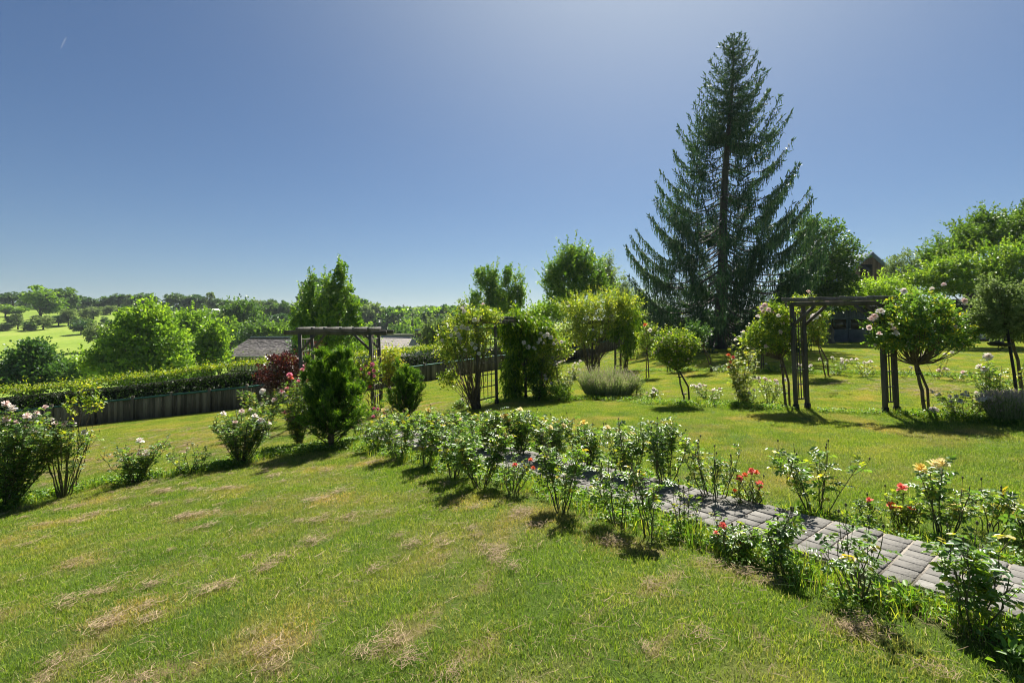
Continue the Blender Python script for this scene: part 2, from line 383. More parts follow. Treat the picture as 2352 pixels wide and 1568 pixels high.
# resample the near edge smoothly from right to left
seg = np.r_[0, np.cumsum(np.linalg.norm(np.diff(NP, axis=0), axis=1))]
PL = seg[-1]
cx_, cy_ = np.polyfit(seg, NP[:, 0], 2), np.polyfit(seg, NP[:, 1], 2)
def edge(s): return np.stack([np.polyval(cx_, s), np.polyval(cy_, s)], -1)
def edge_t(s):
    e = .01; return nrm(edge(np.asarray(s)+e)-edge(np.asarray(s)-e))
def edge_n(s):
    t = edge_t(s); return np.stack([t[..., 1], -t[..., 0]], -1)   # towards the far side
SS = np.linspace(-1.5, PL, 240); EP = edge(SS); EN = edge_n(SS)
def path_off(x, y):
    x = np.asarray(x, float).ravel(); y = np.asarray(y, float).ravel()
    out = np.full(len(x), 99.); m = (np.abs(x) < 9) & (y > 0) & (y < 13)
    P = np.stack([x[m], y[m]], -1)
    if len(P):
        d2 = ((P[:, None]-EP[None])**2).sum(-1); k = d2.argmin(1)
        rel = P-EP[k]; o = (rel*EN[k]).sum(-1)
        along = np.abs((rel*np.stack([-EN[k][:, 1], EN[k][:, 0]], -1)).sum(-1))
        out[m] = np.where(along > .3, 99, o)
    return out

rr = np.r_[0.0, np.geomspace(.6, 2500, 420)]; aa = np.r_[np.linspace(-58, 58, 380), np.linspace(62, 298, 60)]
aa = np.radians(aa); A, R_ = np.meshgrid(aa, rr)
X = R_*np.sin(A); Y = R_*np.cos(A); Z = H(X, Y)
n_r, n_a = X.shape
i0 = (np.arange(n_r-1)[:, None]*n_a+np.arange(n_a)[None]); j0 = (np.arange(n_r-1)[:, None]*n_a+(np.arange(n_a)+1)[None] % n_a)
quads = np.stack([i0, i0+n_a, j0+n_a, j0], -1).reshape(-1, 4)
gb = MB()
dd = (Y-fence_y(X)).ravel()
lawn = 1-sstep(-.2, .4, dd)
po = path_off(X.ravel(), Y.ravel())
bed = np.maximum(sstep(-.42, -.12, po)*(po < .3), sstep(PW-.3, PW, po)*(1-sstep(PW+.1, PW+.45, po))*(po < 50))
gb.add(np.stack([X, Y, Z], -1), quads, 0)
m, nt, nd, ln = newmat('ground_grass')
geo = nd('ShaderNodeNewGeometry')
def noise(scale, detail=6, rough=.6, vec=None, dist=0):
    n = nd('ShaderNodeTexNoise'); n.inputs['Scale'].default_value = scale; n.inputs['Detail'].default_value = detail; n.inputs['Roughness'].default_value = rough
    n.inputs['Distortion'].default_value = dist
    ln(vec or geo.outputs['Position'], n.inputs[0]); return n.outputs[0]
def attr(n):
    a = nd('ShaderNodeAttribute'); a.attribute_name = n; return a.outputs['Fac']
def mix(a, b, f, mode='MIX'):
    x = nd('ShaderNodeMix'); x.data_type = 'RGBA'; x.blend_type = mode
    (ln(f, x.inputs[0]) if not isinstance(f, (int, float)) else setattr(x.inputs[0], 'default_value', f))
    for s_, q in ((a, 6), (b, 7)):
        if isinstance(s_, tuple): x.inputs[q].default_value = (*s_, 1)
        else: ln(s_, x.inputs[q])
    return x.outputs[2]
r_l = ramp(nd, [(.3, (.045, .085, .012)), (.7, (.10, .15, .022))]); ln(noise(1.3, 8, .7), r_l.inputs[0])
r_f = ramp(nd, [(.25, (.55, .55, .5)), (.75, (1.4, 1.35, 1.3))]); ln(noise(90, 4, .7), r_f.inputs[0])
lawn_c = mix(r_l.outputs[0], r_f.outputs[0], .8, 'MULTIPLY')
lawn_c = mix(lawn_c, (.24, .17, .085), attr('dry'))
r_m = ramp(nd, [(.3, (.125, .20, .022)), (.5, (.175, .255, .035)), (.7, (.235, .29, .055))]); ln(noise(.035, 9, .6), r_m.inputs[0])
r_m2 = ramp(nd, [(.3, (.75, .75, .7)), (.7, (1.2, 1.15, 1.1))]); ln(noise(.5, 9, .75), r_m2.inputs[0])
mead = mix(r_m.outputs[0], r_m2.outputs[0], 1.0, 'MULTIPLY')
c = mix(mead, lawn_c, attr('lawn'))
r_s = ramp(nd, [(.3, (.05, .035, .022)), (.7, (.17, .12, .07))]); ln(noise(14, 8, .7), r_s.inputs[0])
c = mix(c, r_s.outputs[0], attr('bed'))
p = nd('ShaderNodeBsdfPrincipled'); p.inputs['Roughness'].default_value = .95; p.inputs['Specular IOR Level'].default_value = .1
ln(c, p.inputs['Base Color'])
b = nd('ShaderNodeBump'); b.inputs['Strength'].default_value = .9; b.inputs['Distance'].default_value = .03
ln(noise(60, 6, .7), b.inputs['Height']); ln(b.outputs[0], p.inputs['Normal'])
o = nd('ShaderNodeOutputMaterial'); ln(p.outputs[0], o.inputs[0])
ground = gb.build('ground', m, smooth=True)
for nm, val in (('lawn', lawn), ('dry', dry_mask(X.ravel(), Y.ravel())*.6), ('bed', bed)):
    a = ground.data.attributes.new(nm, 'FLOAT', 'POINT'); a.data.foreach_set('value', val.astype(np.float32))
tag(ground, 'sloping garden lawn and the green valley meadow beyond it', kind='structure')

# ---------------------------------------------------------------- paved path
rng = np.random.default_rng(5)
pb = MB(); sb = MB()
PZ = .075
def on_path(s, o, dz=0):
    e = edge(s)+edge_n(s)*o; return np.array([e[0], e[1], h1(*(edge(s)+edge_n(s)*PW*.5))+dz])
s = -1.4; row = 0
while s < PL:
    ln_ = rng.uniform(.158, .175)
    nb = 7; wd = PW/nb
    off = 0
    for k in range(nb):
        o_ = (k+.5)*wd; sm = s+ln_/2
        t = edge_t(sm); n_ = edge_n(sm)
        z = on_path(sm, o_)[2]
        tilt = rng.normal(0, .012, 2)
        ex = np.array([t[0], t[1], tilt[0]]); ex /= np.linalg.norm(ex); ey = np.array([-n_[0], -n_[1], tilt[1]]); ey = nrm(ey-ex*(ex@ey)); ez = np.cross(ex, ey)
        if ez[2] < 0: ey = -ey; ez = -ez
        e = edge(sm)+n_*o_
        pb.box((e[0], e[1], z+PZ-.04+rng.normal(0, .0018)), (ln_-rng.uniform(.008, .014), wd-rng.uniform(.007, .011), .08), np.stack([ex, ey, ez], 1), rng.uniform(0, 1)**1.0, .005)
    s += ln_+.010; row += 1
S2 = np.linspace(-1.4, PL, 120); V = []
for q in S2:
    for o_, dz in ((-.02, -.06), (-.012, PZ-.012), (PW+.012, PZ-.012), (PW+.02, -.06)):
        V.append(on_path(q, o_, dz))
V = np.array(V); fi = []
for i in range(len(S2)-1):
    for k in range(3): fi.append([i*4+k, i*4+k+1, i*4+4+k+1, i*4+4+k])
pb_path = pb.build('path', M['paver'])
tag(pb_path, 'grey block paved garden path between the rose bushes', kind='structure')
sb.add(V, fi); jo = sb.build('path_bedding', M['sand']); tag(jo, 'sandy bedding and joints under the paving blocks', kind='structure')

# ---------------------------------------------------------------- grass blades and straw as instanced tufts
LIB = bpy.data.collections.new('tuft_library')
def tuft(name, n, size, hmin, hmax, w, lean, mat, seed, straw=False):
    r = np.random.default_rng(seed); mb = MB()
    P = np.stack([r.uniform(-size/2, size/2, n), r.uniform(-size/2, size/2, n), np.zeros(n)], 1)
    a = r.uniform(0, 2*np.pi, n)
    if not straw:
        L = r.uniform(hmin, hmax, n); le = np.abs(r.normal(0, lean, n))
        D = nrm(np.stack([np.cos(a)*le, np.sin(a)*le, np.ones(n)], 1))
        b = r.uniform(0, 2*np.pi, n); S = np.stack([np.cos(b), np.sin(b), np.zeros(n)], 1)*w*r.uniform(.6, 1.3, (n, 1))
        mid = P+D*L[:, None]*.55; tip = P+D*L[:, None]+np.stack([np.cos(a), np.sin(a), -.3*np.ones(n)], 1)*(L*le*.5)[:, None]
        V = np.stack([P-S/2, P+S/2, mid+S*.4, tip, mid-S*.4], 1)
        i = np.arange(n)[:, None]*5
        mb.add(V.reshape(-1, 3), i+np.array([0, 1, 2, 4]), np.repeat(r.uniform(0, 1, n), 5)); mb.f.append(i+np.array([4, 2, 3]))
    else:
        L = r.uniform(hmin, hmax, n)
        P *= r.uniform(.2, 1, (n, 1)); P[:, 2] = r.uniform(.015, .04, n)
        D = np.stack([np.cos(a), np.sin(a), r.normal(0, .12, n)], 1); C_ = np.stack([-np.sin(a), np.cos(a), r.normal(.15, .15, n)], 1)*r.normal(0, .2, (n, 1))
        pts = np.stack([P-D*L[:, None]/2, P+C_*L[:, None]*.5, P+D*L[:, None]/2], 1)
        S = np.stack([-np.sin(a), np.cos(a), np.zeros(n)], 1)[:, None]*w*.5
        up = np.array([0, 0, w*.6])
        V = np.concatenate([pts-S, pts+S+up], 1)
        i = np.arange(n)[:, None]*6
        mb.add(V.reshape(-1, 3), i+np.array([0, 1, 4, 3]), np.repeat(r.uniform(0, 1, n), 6)); mb.f.append(i+np.array([1, 2, 5, 4]))
    ob = mb.build(name, mat, link=False); LIB.objects.link(ob); return ob

m, nt, nd, ln = newmat('blade')
at = nd('ShaderNodeAttribute'); at.attribute_name = 'tint'
dr = nd('ShaderNodeAttribute'); dr.attribute_name = 'dry'; dr.attribute_type = 'INSTANCER'
vr = nd('ShaderNodeAttribute'); vr.attribute_name = 'var'; vr.attribute_type = 'INSTANCER'
r1 = ramp(nd, [(0, (.042, .09, .007)), (.3, (.11, .20, .014)), (.65, (.215, .31, .03)), (.9, (.285, .35, .07)), (1, (.43, .39, .22))]); ln(at.outputs['Fac'], r1.inputs[0])
r2 = ramp(nd, [(0, (.26, .22, .075)), (1, (.46, .35, .18))]); ln(at.outputs['Fac'], r2.inputs[0])
x = nd('ShaderNodeMix'); x.data_type = 'RGBA'; ln(dr.outputs['Fac'], x.inputs[0]); ln(r1.outputs[0], x.inputs[6]); ln(r2.outputs[0], x.inputs[7])
x2 = nd('ShaderNodeMix'); x2.data_type = 'RGBA'; x2.blend_type = 'MULTIPLY'; x2.inputs[0].default_value = 1
r3 = ramp(nd, [(0, (.50, .66, .6)), (.5, (1, 1, 1)), (1, (1.6, 1.3, 1.2))]); ln(vr.outputs['Fac'], r3.inputs[0])
x2.clamp_result = False
ln(x.outputs[2], x2.inputs[6]); ln(r3.outputs[0], x2.inputs[7])
p = nd('ShaderNodeBsdfPrincipled'); p.inputs['Roughness'].default_value = .55; p.inputs['Specular IOR Level'].default_value = .25; ln(x2.outputs[2], p.inputs['Base Color'])
tr = nd('ShaderNodeBsdfTranslucent'); x3 = nd('ShaderNodeMix'); x3.data_type = 'RGBA'; x3.blend_type = 'MULTIPLY'; x3.inputs[0].default_value = 1; x3.inputs[7].default_value = (1.5, 1.6, .7, 1); x3.clamp_result = False
ln(x2.outputs[2], x3.inputs[6]); ln(x3.outputs[2], tr.inputs[0])
ms = nd('ShaderNodeMixShader'); ms.inputs[0].default_value = .4; ln(p.outputs[0], ms.inputs[1]); ln(tr.outputs[0], ms.inputs[2])
o = nd('ShaderNodeOutputMaterial'); ln(ms.outputs[0], o.inputs[0]); M['blade'] = m

def scatter(name, P, rot, scale, idx, coll, mat, dry=None, var=None):
    me = bpy.data.meshes.new(name); me.vertices.add(len(P)); me.vertices.foreach_set('co', np.asarray(P, np.float32).ravel())
    def put(n, typ, val, key='value'):
        a = me.attributes.new(n, typ, 'POINT'); a.data.foreach_set(key, np.ascontiguousarray(val).ravel())
    put('rot', 'FLOAT_VECTOR', np.asarray(rot, np.float32), 'vector'); put('scl', 'FLOAT', np.asarray(scale, np.float32))
    put('idx', 'INT', np.asarray(idx, np.int32))
    put('dry', 'FLOAT', np.asarray(dry if dry is not None else np.zeros(len(P)), np.float32))
    put('var', 'FLOAT', np.asarray(var if var is not None else np.full(len(P), .5), np.float32))
    me.materials.append(mat)
    o = bpy.data.objects.new(name, me); COL.objects.link(o)
    g = bpy.data.node_groups.new(name+'_nodes', 'GeometryNodeTree')
    g.interface.new_socket('Geometry', in_out='INPUT', socket_type='NodeSocketGeometry'); g.interface.new_socket('Geometry', in_out='OUTPUT', socket_type='NodeSocketGeometry')
    N = g.nodes.new; gi = N('NodeGroupInput'); go = N('NodeGroupOutput'); ip = N('GeometryNodeInstanceOnPoints'); ci = N('GeometryNodeCollectionInfo')
    ci.inputs[0].default_value = coll; ci.inputs['Separate Children'].default_value = True; ci.inputs['Reset Children'].default_value = True
    def na(n, t): a = N('GeometryNodeInputNamedAttribute'); a.data_type = t; a.inputs[0].default_value = n; return a.outputs[0]
    L = g.links.new
    L(gi.outputs[0], ip.inputs['Points']); L(ci.outputs[0], ip.inputs['Instance']); ip.inputs['Pick Instance'].default_value = True
    L(na('idx', 'INT'), ip.inputs['Instance Index']); L(na('rot', 'FLOAT_VECTOR'), ip.inputs['Rotation']); L(na('scl', 'FLOAT'), ip.inputs['Scale'])
    L(ip.outputs[0], go.inputs[0])
    md = o.modifiers.new('scatter', 'NODES'); md.node_group = g
    return o
def sub(name, obs):
    c = bpy.data.collections.new(name)
    for i, ob in enumerate(obs): c.objects.link(ob)
    return c
tn = [tuft('turf_a%d' % i, 560, .34, .012, .040, .0028, .6, M['blade'], 40+i) for i in range(4)]
cg = sub('turf_tufts', tn)
rng = np.random.default_rng(8)
step = .205
gx = np.arange(-34, 46, step); gy = np.arange(1.6, 47, step)
GX, GY = np.meshgrid(gx, gy); GX = GX.ravel()+rng.uniform(-.09, .09, GX.size); GY = GY.ravel()+rng.uniform(-.09, .09, GX.size)
keep = (np.abs(GX) < GY*1.12+1.4) & (GY < fence_y(GX)-.1)
GX, GY = GX[keep], GY[keep]
dist = np.hypot(GX, GY)
thin = rng.uniform(0, 1, len(GX)) < np.clip(1.15-dist/45, .35, 1)
GX, GY = GX[thin], GY[thin]
po = path_off(GX, GY)
keep = ~((po > -.14) & (po < PW+.12)); GX, GY, po = GX[keep], GY[keep], po[keep]
nearp = (po > -.5) & (po < PW+.5)
keep = ~(nearp & (rng.uniform(0, 1, len(GX)) < .45)); GX, GY, po = GX[keep], GY[keep], po[keep]
def slope_rot(x, y):
    e = .1; zx = (H(x+e, y)-H(x-e, y))/(2*e); zy = (H(x, y+e)-H(x, y-e))/(2*e)
    return zx, zy
zx, zy = slope_rot(GX, GY)
rz_ = rng.integers(0, 4, len(GX))*math.pi/2+rng.uniform(-.3, .3, len(GX))
# tilt with the slope: only a small angle, so rotate about world x and y after the spin
from mathutils import Euler, Matrix
def tilt_euler(zx, zy, rz):
    n = nrm(np.stack([-zx, -zy, np.ones(len(zx))], 1))
    cx, sx = np.cos(rz), np.sin(rz)
    ex = np.stack([cx, sx, zx*cx+zy*sx], 1); ex = nrm(ex); ey = np.cross(n, ex)
    # matrix columns ex, ey, n -> XYZ euler
    b = np.arcsin(np.clip(-ex[:, 2], -1, 1)); a = np.arctan2(ey[:, 2], n[:, 2]); c = np.arctan2(ex[:, 1], ex[:, 0])
    return np.stack([a, b, c], 1)
dm = dry_mask(GX, GY)
var = np.clip(fbm(GX*.8, GY*.8, 31, 3)*.55+fbm(GX*3.2, GY*3.2, 37, 2)*.45+rng.normal(0, .13, len(GX))-.02, 0, 1)
warm = sstep(6, 20, np.hypot(GX, GY))*.28
grass = scatter('grass', np.stack([GX, GY, H(GX, GY)-.002], 1), tilt_euler(zx, zy, rz_), rng.uniform(.9, 1.25, len(GX)), rng.integers(0, 4, len(GX)), cg, M['blade'],
                np.clip(dm*.62+.55*sstep(.52, .78, fbm(GX*2.6+3, GY*3.4, 61, 3))+rng.normal(0, .07, len(GX)), 0, 1), np.clip(var+warm, 0, 1))
tag(grass, 'short mown green lawn grass with yellowed patches', 'grass', kind='stuff')
# straw: heaps in the dry streaks and single stalks everywhere
tsw = [tuft('straw_heap%d' % i, 80, .26, .02, .075, .0015, 0, M['straw'], 60+i, True) for i in range(3)]
tsw += [tuft('straw_loose%d' % i, 8, .5, .03, .11, .0015, 0, M['straw'], 70+i, True) for i in range(3)]
cs = sub('straw_tufts', tsw)
n = 60000; sx_ = rng.uniform(-16, 20, n); sy_ = rng.uniform(1.9, 15, n)
k = (np.abs(sx_) < sy_*1.1+.6) & (path_off(sx_, sy_) > 40) | ((path_off(sx_, sy_) < -.15) & (np.abs(sx_) < sy_*1.1+.6)); sx_, sy_ = sx_[k], sy_[k]
dm = dry_mask(sx_, sy_); pr = np.where(dm > .8, .32, np.where(dm > .55, .17, np.where(dm > .2, .05, 0.008))); u = rng.uniform(0, 1, len(sx_))
heap = u < pr; loose = (~heap) & (u < pr+.11+.16*(dm > .1)+.12*(fbm(sx_*2.6+3, sy_*3.4, 61, 3) > .58))
kk = heap | loose
idx = np.where(heap, rng.integers(0, 3, len(sx_)), rng.integers(3, 6, len(sx_)))[kk]
sx_, sy_ = sx_[kk], sy_[kk]; zx, zy = slope_rot(sx_, sy_)
straw = scatter('cut_straw', np.stack([sx_, sy_, H(sx_, sy_)+.004], 1), tilt_euler(zx, zy, rng.uniform(0, 6.28, len(sx_))), rng.uniform(.7, 1.2, len(sx_)), idx, cs, M['straw'])
tag(straw, 'dry cut straw lying in streaks on the lawn', 'cut grass', kind='stuff')
# rough edge growth along both sides of the path and along the rose rows
tw = [tuft('edge_grass%d' % i, 60, .22, .04, .17, .006, .5, M['weed'], 80+i) for i in range(3)]
for i in range(3):
    mb = MB(); r = np.random.default_rng(90+i); n = 46
    P = np.stack([r.normal(0, .07, n), r.normal(0, .07, n), r.uniform(.01, .09, n)], 1)
    D = unit(r, n); D[:, 2] = np.abs(D[:, 2])*.5
    leaves(mb, P, D, np.array([0, 0, 1.])+r.normal(0, .35, (n, 3)), r.uniform(.03, .06, n), r.uniform(.016, .03, n), r.uniform(0, .8, n), 6)
    ob = mb.build('broad_weed%d' % i, M['weed'], link=False); tw.append(ob)
cw = sub('edge_tufts', tw)
q = []
for s_ in np.arange(-1.2, PL, .045):
    e = edge(s_); n_ = edge_n(s_)
    for o_ in (-.10, PW+.10, -.22, PW+.2, -.32):
        if rng.uniform() < .52: q.append(e+n_*(o_+rng.normal(0, .06)))
        if abs(o_) < .15 and rng.uniform() < .5: q.append(e+n_*(o_+rng.normal(0, .04)))
def row_px(a, b, n, jit=.18):
    A_, B_ = G(*a)[:2], G(*b)[:2]
    for t in np.linspace(0, 1, n): q.append(A_*(1-t)+B_*t+rng.normal(0, jit, 2))
row_px((-60, 1185), (240, 1112), 130, .10); row_px((230, 1112), (480, 1080), 90, .10); row_px((480, 1080), (650, 1040), 110, .14); row_px((640, 1045), (830, 1015), 140, .2)
row_px((1480, 925), (1800, 940), 240, .14); row_px((1130, 925), (1480, 915), 220, .22); row_px((2060, 950), (2352, 975), 160, .14)
row_px((1480, 852), (1860, 858), 320, .18); row_px((1860, 858), (2240, 866), 300, .18)
row_px((1860, 945), (2130, 955), 30, .1)
q = np.array(q); zz = H(q[:, 0], q[:, 1])
edge_st = scatter('edge_weeds', np.c_[q, zz], np.stack([np.zeros(len(q)), np.zeros(len(q)), rng.uniform(0, 6.28, len(q))], 1), rng.uniform(.45, 1.15, len(q)), rng.integers(0, 6, len(q)), cw, M['weed'])
tag(edge_st, 'rough grass and low weeds along the path edges and beds', 'weeds', kind='stuff')

# ---------------------------------------------------------------- flowers
def make_bloom(name, mat, seed, dbl=3):
    """an open double rose about 1 m across, scaled on use; petals are cupped grids"""
    r = np.random.default_rng(seed); mb = MB()
    for ring in range(dbl+1):
        n = [7, 6, 5, 4][ring]; op = [1.25, .85, .5, .18][ring]; L = [.55, .5, .42, .3][ring]; w = [.62, .56, .48, .36][ring]
        for i in range(n):
            a = (i+.5*ring+r.uniform(-.2, .2))/n*2*np.pi
            g = []
            o_ = op+r.normal(0, .12)
            for u in (0, .4, .75, 1.0):
                ang = o_*(.55+.55*u); rad = .03+L*u*math.sin(min(ang, 1.5)); z = L*u*math.cos(ang)*(.9)+(.1*ring)
                ww = w*(.25+.9*u-.45*u*u)
                for v in (-.5, 0, .5):
                    rr_ = rad+(-.10*abs(v)*2 if u > .3 else 0)*L-(r.uniform(0, .06) if u == 1 else 0)
                    aa_ = a+v*ww/max(rad, .12)*.9
                    g.append([rr_*math.cos(aa_), rr_*math.sin(aa_), z+.12*abs(v)*u+r.normal(0, .012)])
            base = []
            for q_ in range(3):
                for k in range(2): base.append([q_*3+k, q_*3+k+1, (q_+1)*3+k+1, (q_+1)*3+k])
            mb.add(np.array(g), base, np.repeat(np.clip(np.array([.2, .6, .9, 1.0])-.18*ring*r.uniform(.3, 1), 0, 1), 3))
    ob = mb.build(name, mat, smooth=True, link=False)
    return ob.data
BL = {}
for c_ in ('white', 'blush', 'yellow', 'cream', 'orange', 'pink', 'coral'):
    BL[c_] = [make_bloom(c_+'_rose_bloom', M[c_+'_petal'], 100+i, 3) for i in range(3)]
def bloom(parent, pos, size, colour, rng, face=None):
    o = bpy.data.objects.new('flower', BL[colour][int(rng.integers(0, 3))]); COL.objects.link(o); o.parent = parent
    o.location = [float(c) for c in pos]; o.scale = (size,)*3
    o.rotation_euler = (float(rng.normal(.25 if face is None else face, .35)), float(rng.normal(0, .35)), float(rng.uniform(-.5, .5)))
    return o

def origin_of(root): return np.array(root.location)

# ---------------------------------------------------------------- rose bush
def rose_bush(label, base, h, r, seed, canes=6, density=1.0, leaf=.085, mat='rose_leaf', blooms=(), at=(), bare=.25, yellow=.08, group=None, name='rose_bush', full=.2, buds=8, tshift=0.0, spread=1.0, cane_r=.004, kind=6):
    """base: ground point; blooms: (colour, count, size) at cane tips; at: (colour, size, world point) with a cane of its own"""
    rng = np.random.default_rng(seed)
    base = np.asarray(base, float); canes = int(round(canes*(1+.35*full))); r = r*1.12; leaf = leaf*1.08; density = density*(1+.2*full)
    root = thing(name, label, 'rose bush', base, group)
    st, lf = MB(), MB()
    n = canes
    a = rng.uniform(0, 2*np.pi, n)+np.arange(n)*2.4
    rad = r*np.sqrt(rng.uniform(.15, 1, n))*spread
    A_ = np.stack([np.cos(a), np.sin(a), np.zeros(n)], 1)*rng.uniform(.01, .06, (n, 1)); A_[:, 2] = -.03
    C_ = np.stack([np.cos(a)*rad, np.sin(a)*rad, h*rng.uniform(.72, 1.0, n)], 1)
    for colour, size, wp in at:
        p = np.asarray(wp)-base; C_ = np.vstack([C_, p-[0, 0, size*.2]]); A_ = np.vstack([A_, rng.normal(0, .02, 3)*[1, 1, 0]-[0, 0, .03]])
    n = len(C_)
    B_ = A_*.45+C_*.55; B_[:, 2] = C_[:, 2]*.42; B_[:, :2] *= rng.uniform(.6, 1.25, (n, 1)); B_[:, :2] += rng.normal(0, .03, (n, 2))
    K = 9
    P = bez(A_, B_, C_, K); P[:, 1:-1] += rng.normal(0, .006, (n, K-2, 3))
    tubes(st, P, np.linspace(cane_r*1.35, cane_r*.55, K)[None]*rng.uniform(.8, 1.3, (n, 1)), 5, .5)
    tips = [P[i, -1] for i in range(n)]; tipd = [nrm(P[i, -1]-P[i, -2]) for i in range(n)]
    sites, sd = [], []
    # side shoots
    ns = max(1, int(round(3.0*density)))
    for i in range(n):
        for t in np.sort(rng.uniform(bare+.1, .92, ns+rng.integers(0, 2))):
            f = t*(K-1); k = int(min(f, K-2)); p0 = P[i, k]*(1-f+k)+P[i, k+1]*(f-k)
            ax = nrm(P[i, k+1]-P[i, k]); sdv = nrm(ax*.9+unit(rng, 1)[0]*.9+[0, 0, .5])
            L = h*rng.uniform(.12, .32)*(1.1-.5*t)
            p2 = p0+sdv*L+[0, 0, L*.25]; p1 = p0+sdv*L*.55-[0, 0, L*.02]
            q = bez(p0[None], p1[None], p2[None], 5)
            tubes(st, q, np.linspace(cane_r*.7, cane_r*.4, 5)[None], 4, .6)
            tips.append(q[0, -1]); tipd.append(nrm(q[0, -1]-q[0, -2]))
            m_ = max(2, int(round(L/.045)))
            for u in np.linspace(.25, 1, m_):
                fk = u*4; k2 = int(min(fk, 3)); sites.append(q[0, k2]*(1-fk+k2)+q[0, k2+1]*(fk-k2)); sd.append(sdv)
        m_ = max(3, int(h*(1-bare)/.055*density))
        for t in bare+(1-bare)*np.sort(rng.uniform(0, 1, m_))**.85:
            f = t*(K-1); k = int(min(f, K-2)); sites.append(P[i, k]*(1-f+k)+P[i, k+1]*(f-k)); sd.append(nrm(P[i, k+1]-P[i, k]))
    sites = np.array(sites); sd = np.array(sd); ns_ = len(sites)
    out = unit(rng, ns_); out -= sd*(out*sd).sum(1, keepdims=True)*.8; out[:, 2] = out[:, 2]*.4+.25
    out = nrm(out); N = np.array([0, 0, 1.])+rng.normal(0, .38, (ns_, 3))
    T = rng.uniform(.05, .8, ns_)+tshift; yl = rng.uniform(0, 1, ns_) < yellow*.6; T = np.where(yl, rng.uniform(.80, .92, ns_), T)
    compound(lf, sites, out, N, leaf*rng.uniform(.7, 1.25, ns_), T, rng, st, 2, .64, kind)
    tips = np.array(tips); tipd = np.array(tipd)
    # closed buds on some tips
    nb_ = min(buds, len(tips))
    if nb_:
        bi = rng.choice(len(tips), nb_, replace=False)
        q = np.stack([tips[bi], tips[bi]+tipd[bi]*.03+[0, 0, .015], tips[bi]+tipd[bi]*.045+[0, 0, .026]], 1)
        e = q[:, -1]
        q2 = np.stack([e-[0, 0, .002], e+[0, 0, .006], e+[0, 0, .014], e+[0, 0, .023]], 1)
        tubes(st, q, np.full((nb_, 3), .0018), 4, .9); tubes(st, q2, np.tile([.003, .0075, .007, .001], (nb_, 1)), 6, .9)
    st.build('stems', M['stem'], root, smooth=True)
    if ns_: lf.build('foliage', M[mat], root)
    order = np.argsort(-tips[:, 2]+rng.normal(0, h*.12, len(tips)))
    k = 0
    for colour, cnt, size in blooms:
        for _ in range(cnt):
            if k >= len(order): break
            p = tips[order[k]]; k += 1
            bloom(root, p+[0, 0, size*.02], size*rng.uniform(.75, 1.15), colour, rng)
    for colour, size, wp in at:
        bloom(root, np.asarray(wp)-base, size*1.22, colour, rng)
    return root

# ---------------------------------------------------------------- crowns and trees
def lobe_points(lobes, n, rng, shell=.55, power=1.0):
    vol = np.array([np.prod(l[1])**(.58*power) for l in lobes]); pk = rng.choice(len(lobes), n, p=vol/vol.sum())
    c_ = np.array([l[0] for l in lobes])[pk]; r_ = np.array([l[1] for l in lobes])[pk]
    d = unit(rng, n); u = shell+(1-shell)*rng.uniform(0, 1, n)**.6
    inner = rng.uniform(0, 1, n) < .22; u = np.where(inner, rng.uniform(.1, shell, n), u)
    return c_+d*u[:, None]*r_, d, pk
def crown_mesh(lobes, base, n_clump, per, clump_r, L, Wd, seed, shell=.55, hang=0.0, kind=4, tone=(0, 1), flat=.75, updir=.35, nup=.7, sprigs=0, slen=.8, sup=.5):
    rng = np.random.default_rng(seed); mb = MB()
    c_, d, pk = lobe_points(lobes, n_clump, rng, shell)
    cr = clump_r*rng.uniform(.55, 1.3, n_clump)
    ct = rng.uniform(.0, .85, n_clump)
    n = n_clump*per; ii = np.repeat(np.arange(n_clump), per)
    off = unit(rng, n)*(rng.uniform(0, 1, (n, 1))**.5)*cr[ii][:, None]; off[:, 2] *= flat
    P = c_[ii]+off-base
    D = unit(rng, n)*.9+d[ii]*.5+off/np.maximum(cr[ii][:, None], 1e-6)*.6; D[:, 2] += updir
    if hang: D = D*(1-hang)+np.array([0, 0, -1.])*hang
    N = unit(rng, n)+np.array([0, 0, nup])
    T = np.clip(ct[ii]+rng.normal(0, .16, n), 0, .86); yl = rng.uniform(0, 1, n) < .012; T = np.where(yl, rng.uniform(.86, 1, n), T)
    T = tone[0]+T*(tone[1]-tone[0])
    leaves(mb, P, D, N, L*rng.uniform(.65, 1.3, n), Wd*rng.uniform(.7, 1.25, n), T, kind)
    if sprigs:
        s_, sd_, _ = lobe_points(lobes, sprigs, rng, .92); s_ = s_-base
        ax = nrm(sd_+np.array([0, 0, sup*2])+rng.normal(0, .3, (sprigs, 3))); sl = slen*rng.uniform(.35, 1.15, sprigs)
        q = int(max(8, 2.2*slen/L*1.6)); t = np.linspace(-.25, 1, q)[None, :, None]
        Ps = (s_[:, None]+ax[:, None]*sl[:, None, None]*t+np.array([0, 0, -1.])*(.12*sl[:, None, None]*t*t)).reshape(-1, 3)
        m_ = len(Ps); Ps = Ps+rng.normal(0, L*.25, (m_, 3)); Ds = nrm(np.repeat(ax, q, 0)+unit(rng, m_)*.9)
        if hang: Ds = Ds*(1-hang)+np.array([0, 0, -1.])*hang
        Ts = tone[0]+np.clip(np.repeat(rng.uniform(.25, .8, sprigs), q)+rng.normal(0, .13, m_), 0, .86)*(tone[1]-tone[0])
        leaves(mb, Ps, Ds, unit(rng, m_)+np.array([0, 0, nup]), L*rng.uniform(.6, 1.2, m_), Wd*rng.uniform(.7, 1.2, m_), Ts, kind)
    return mb, c_-base
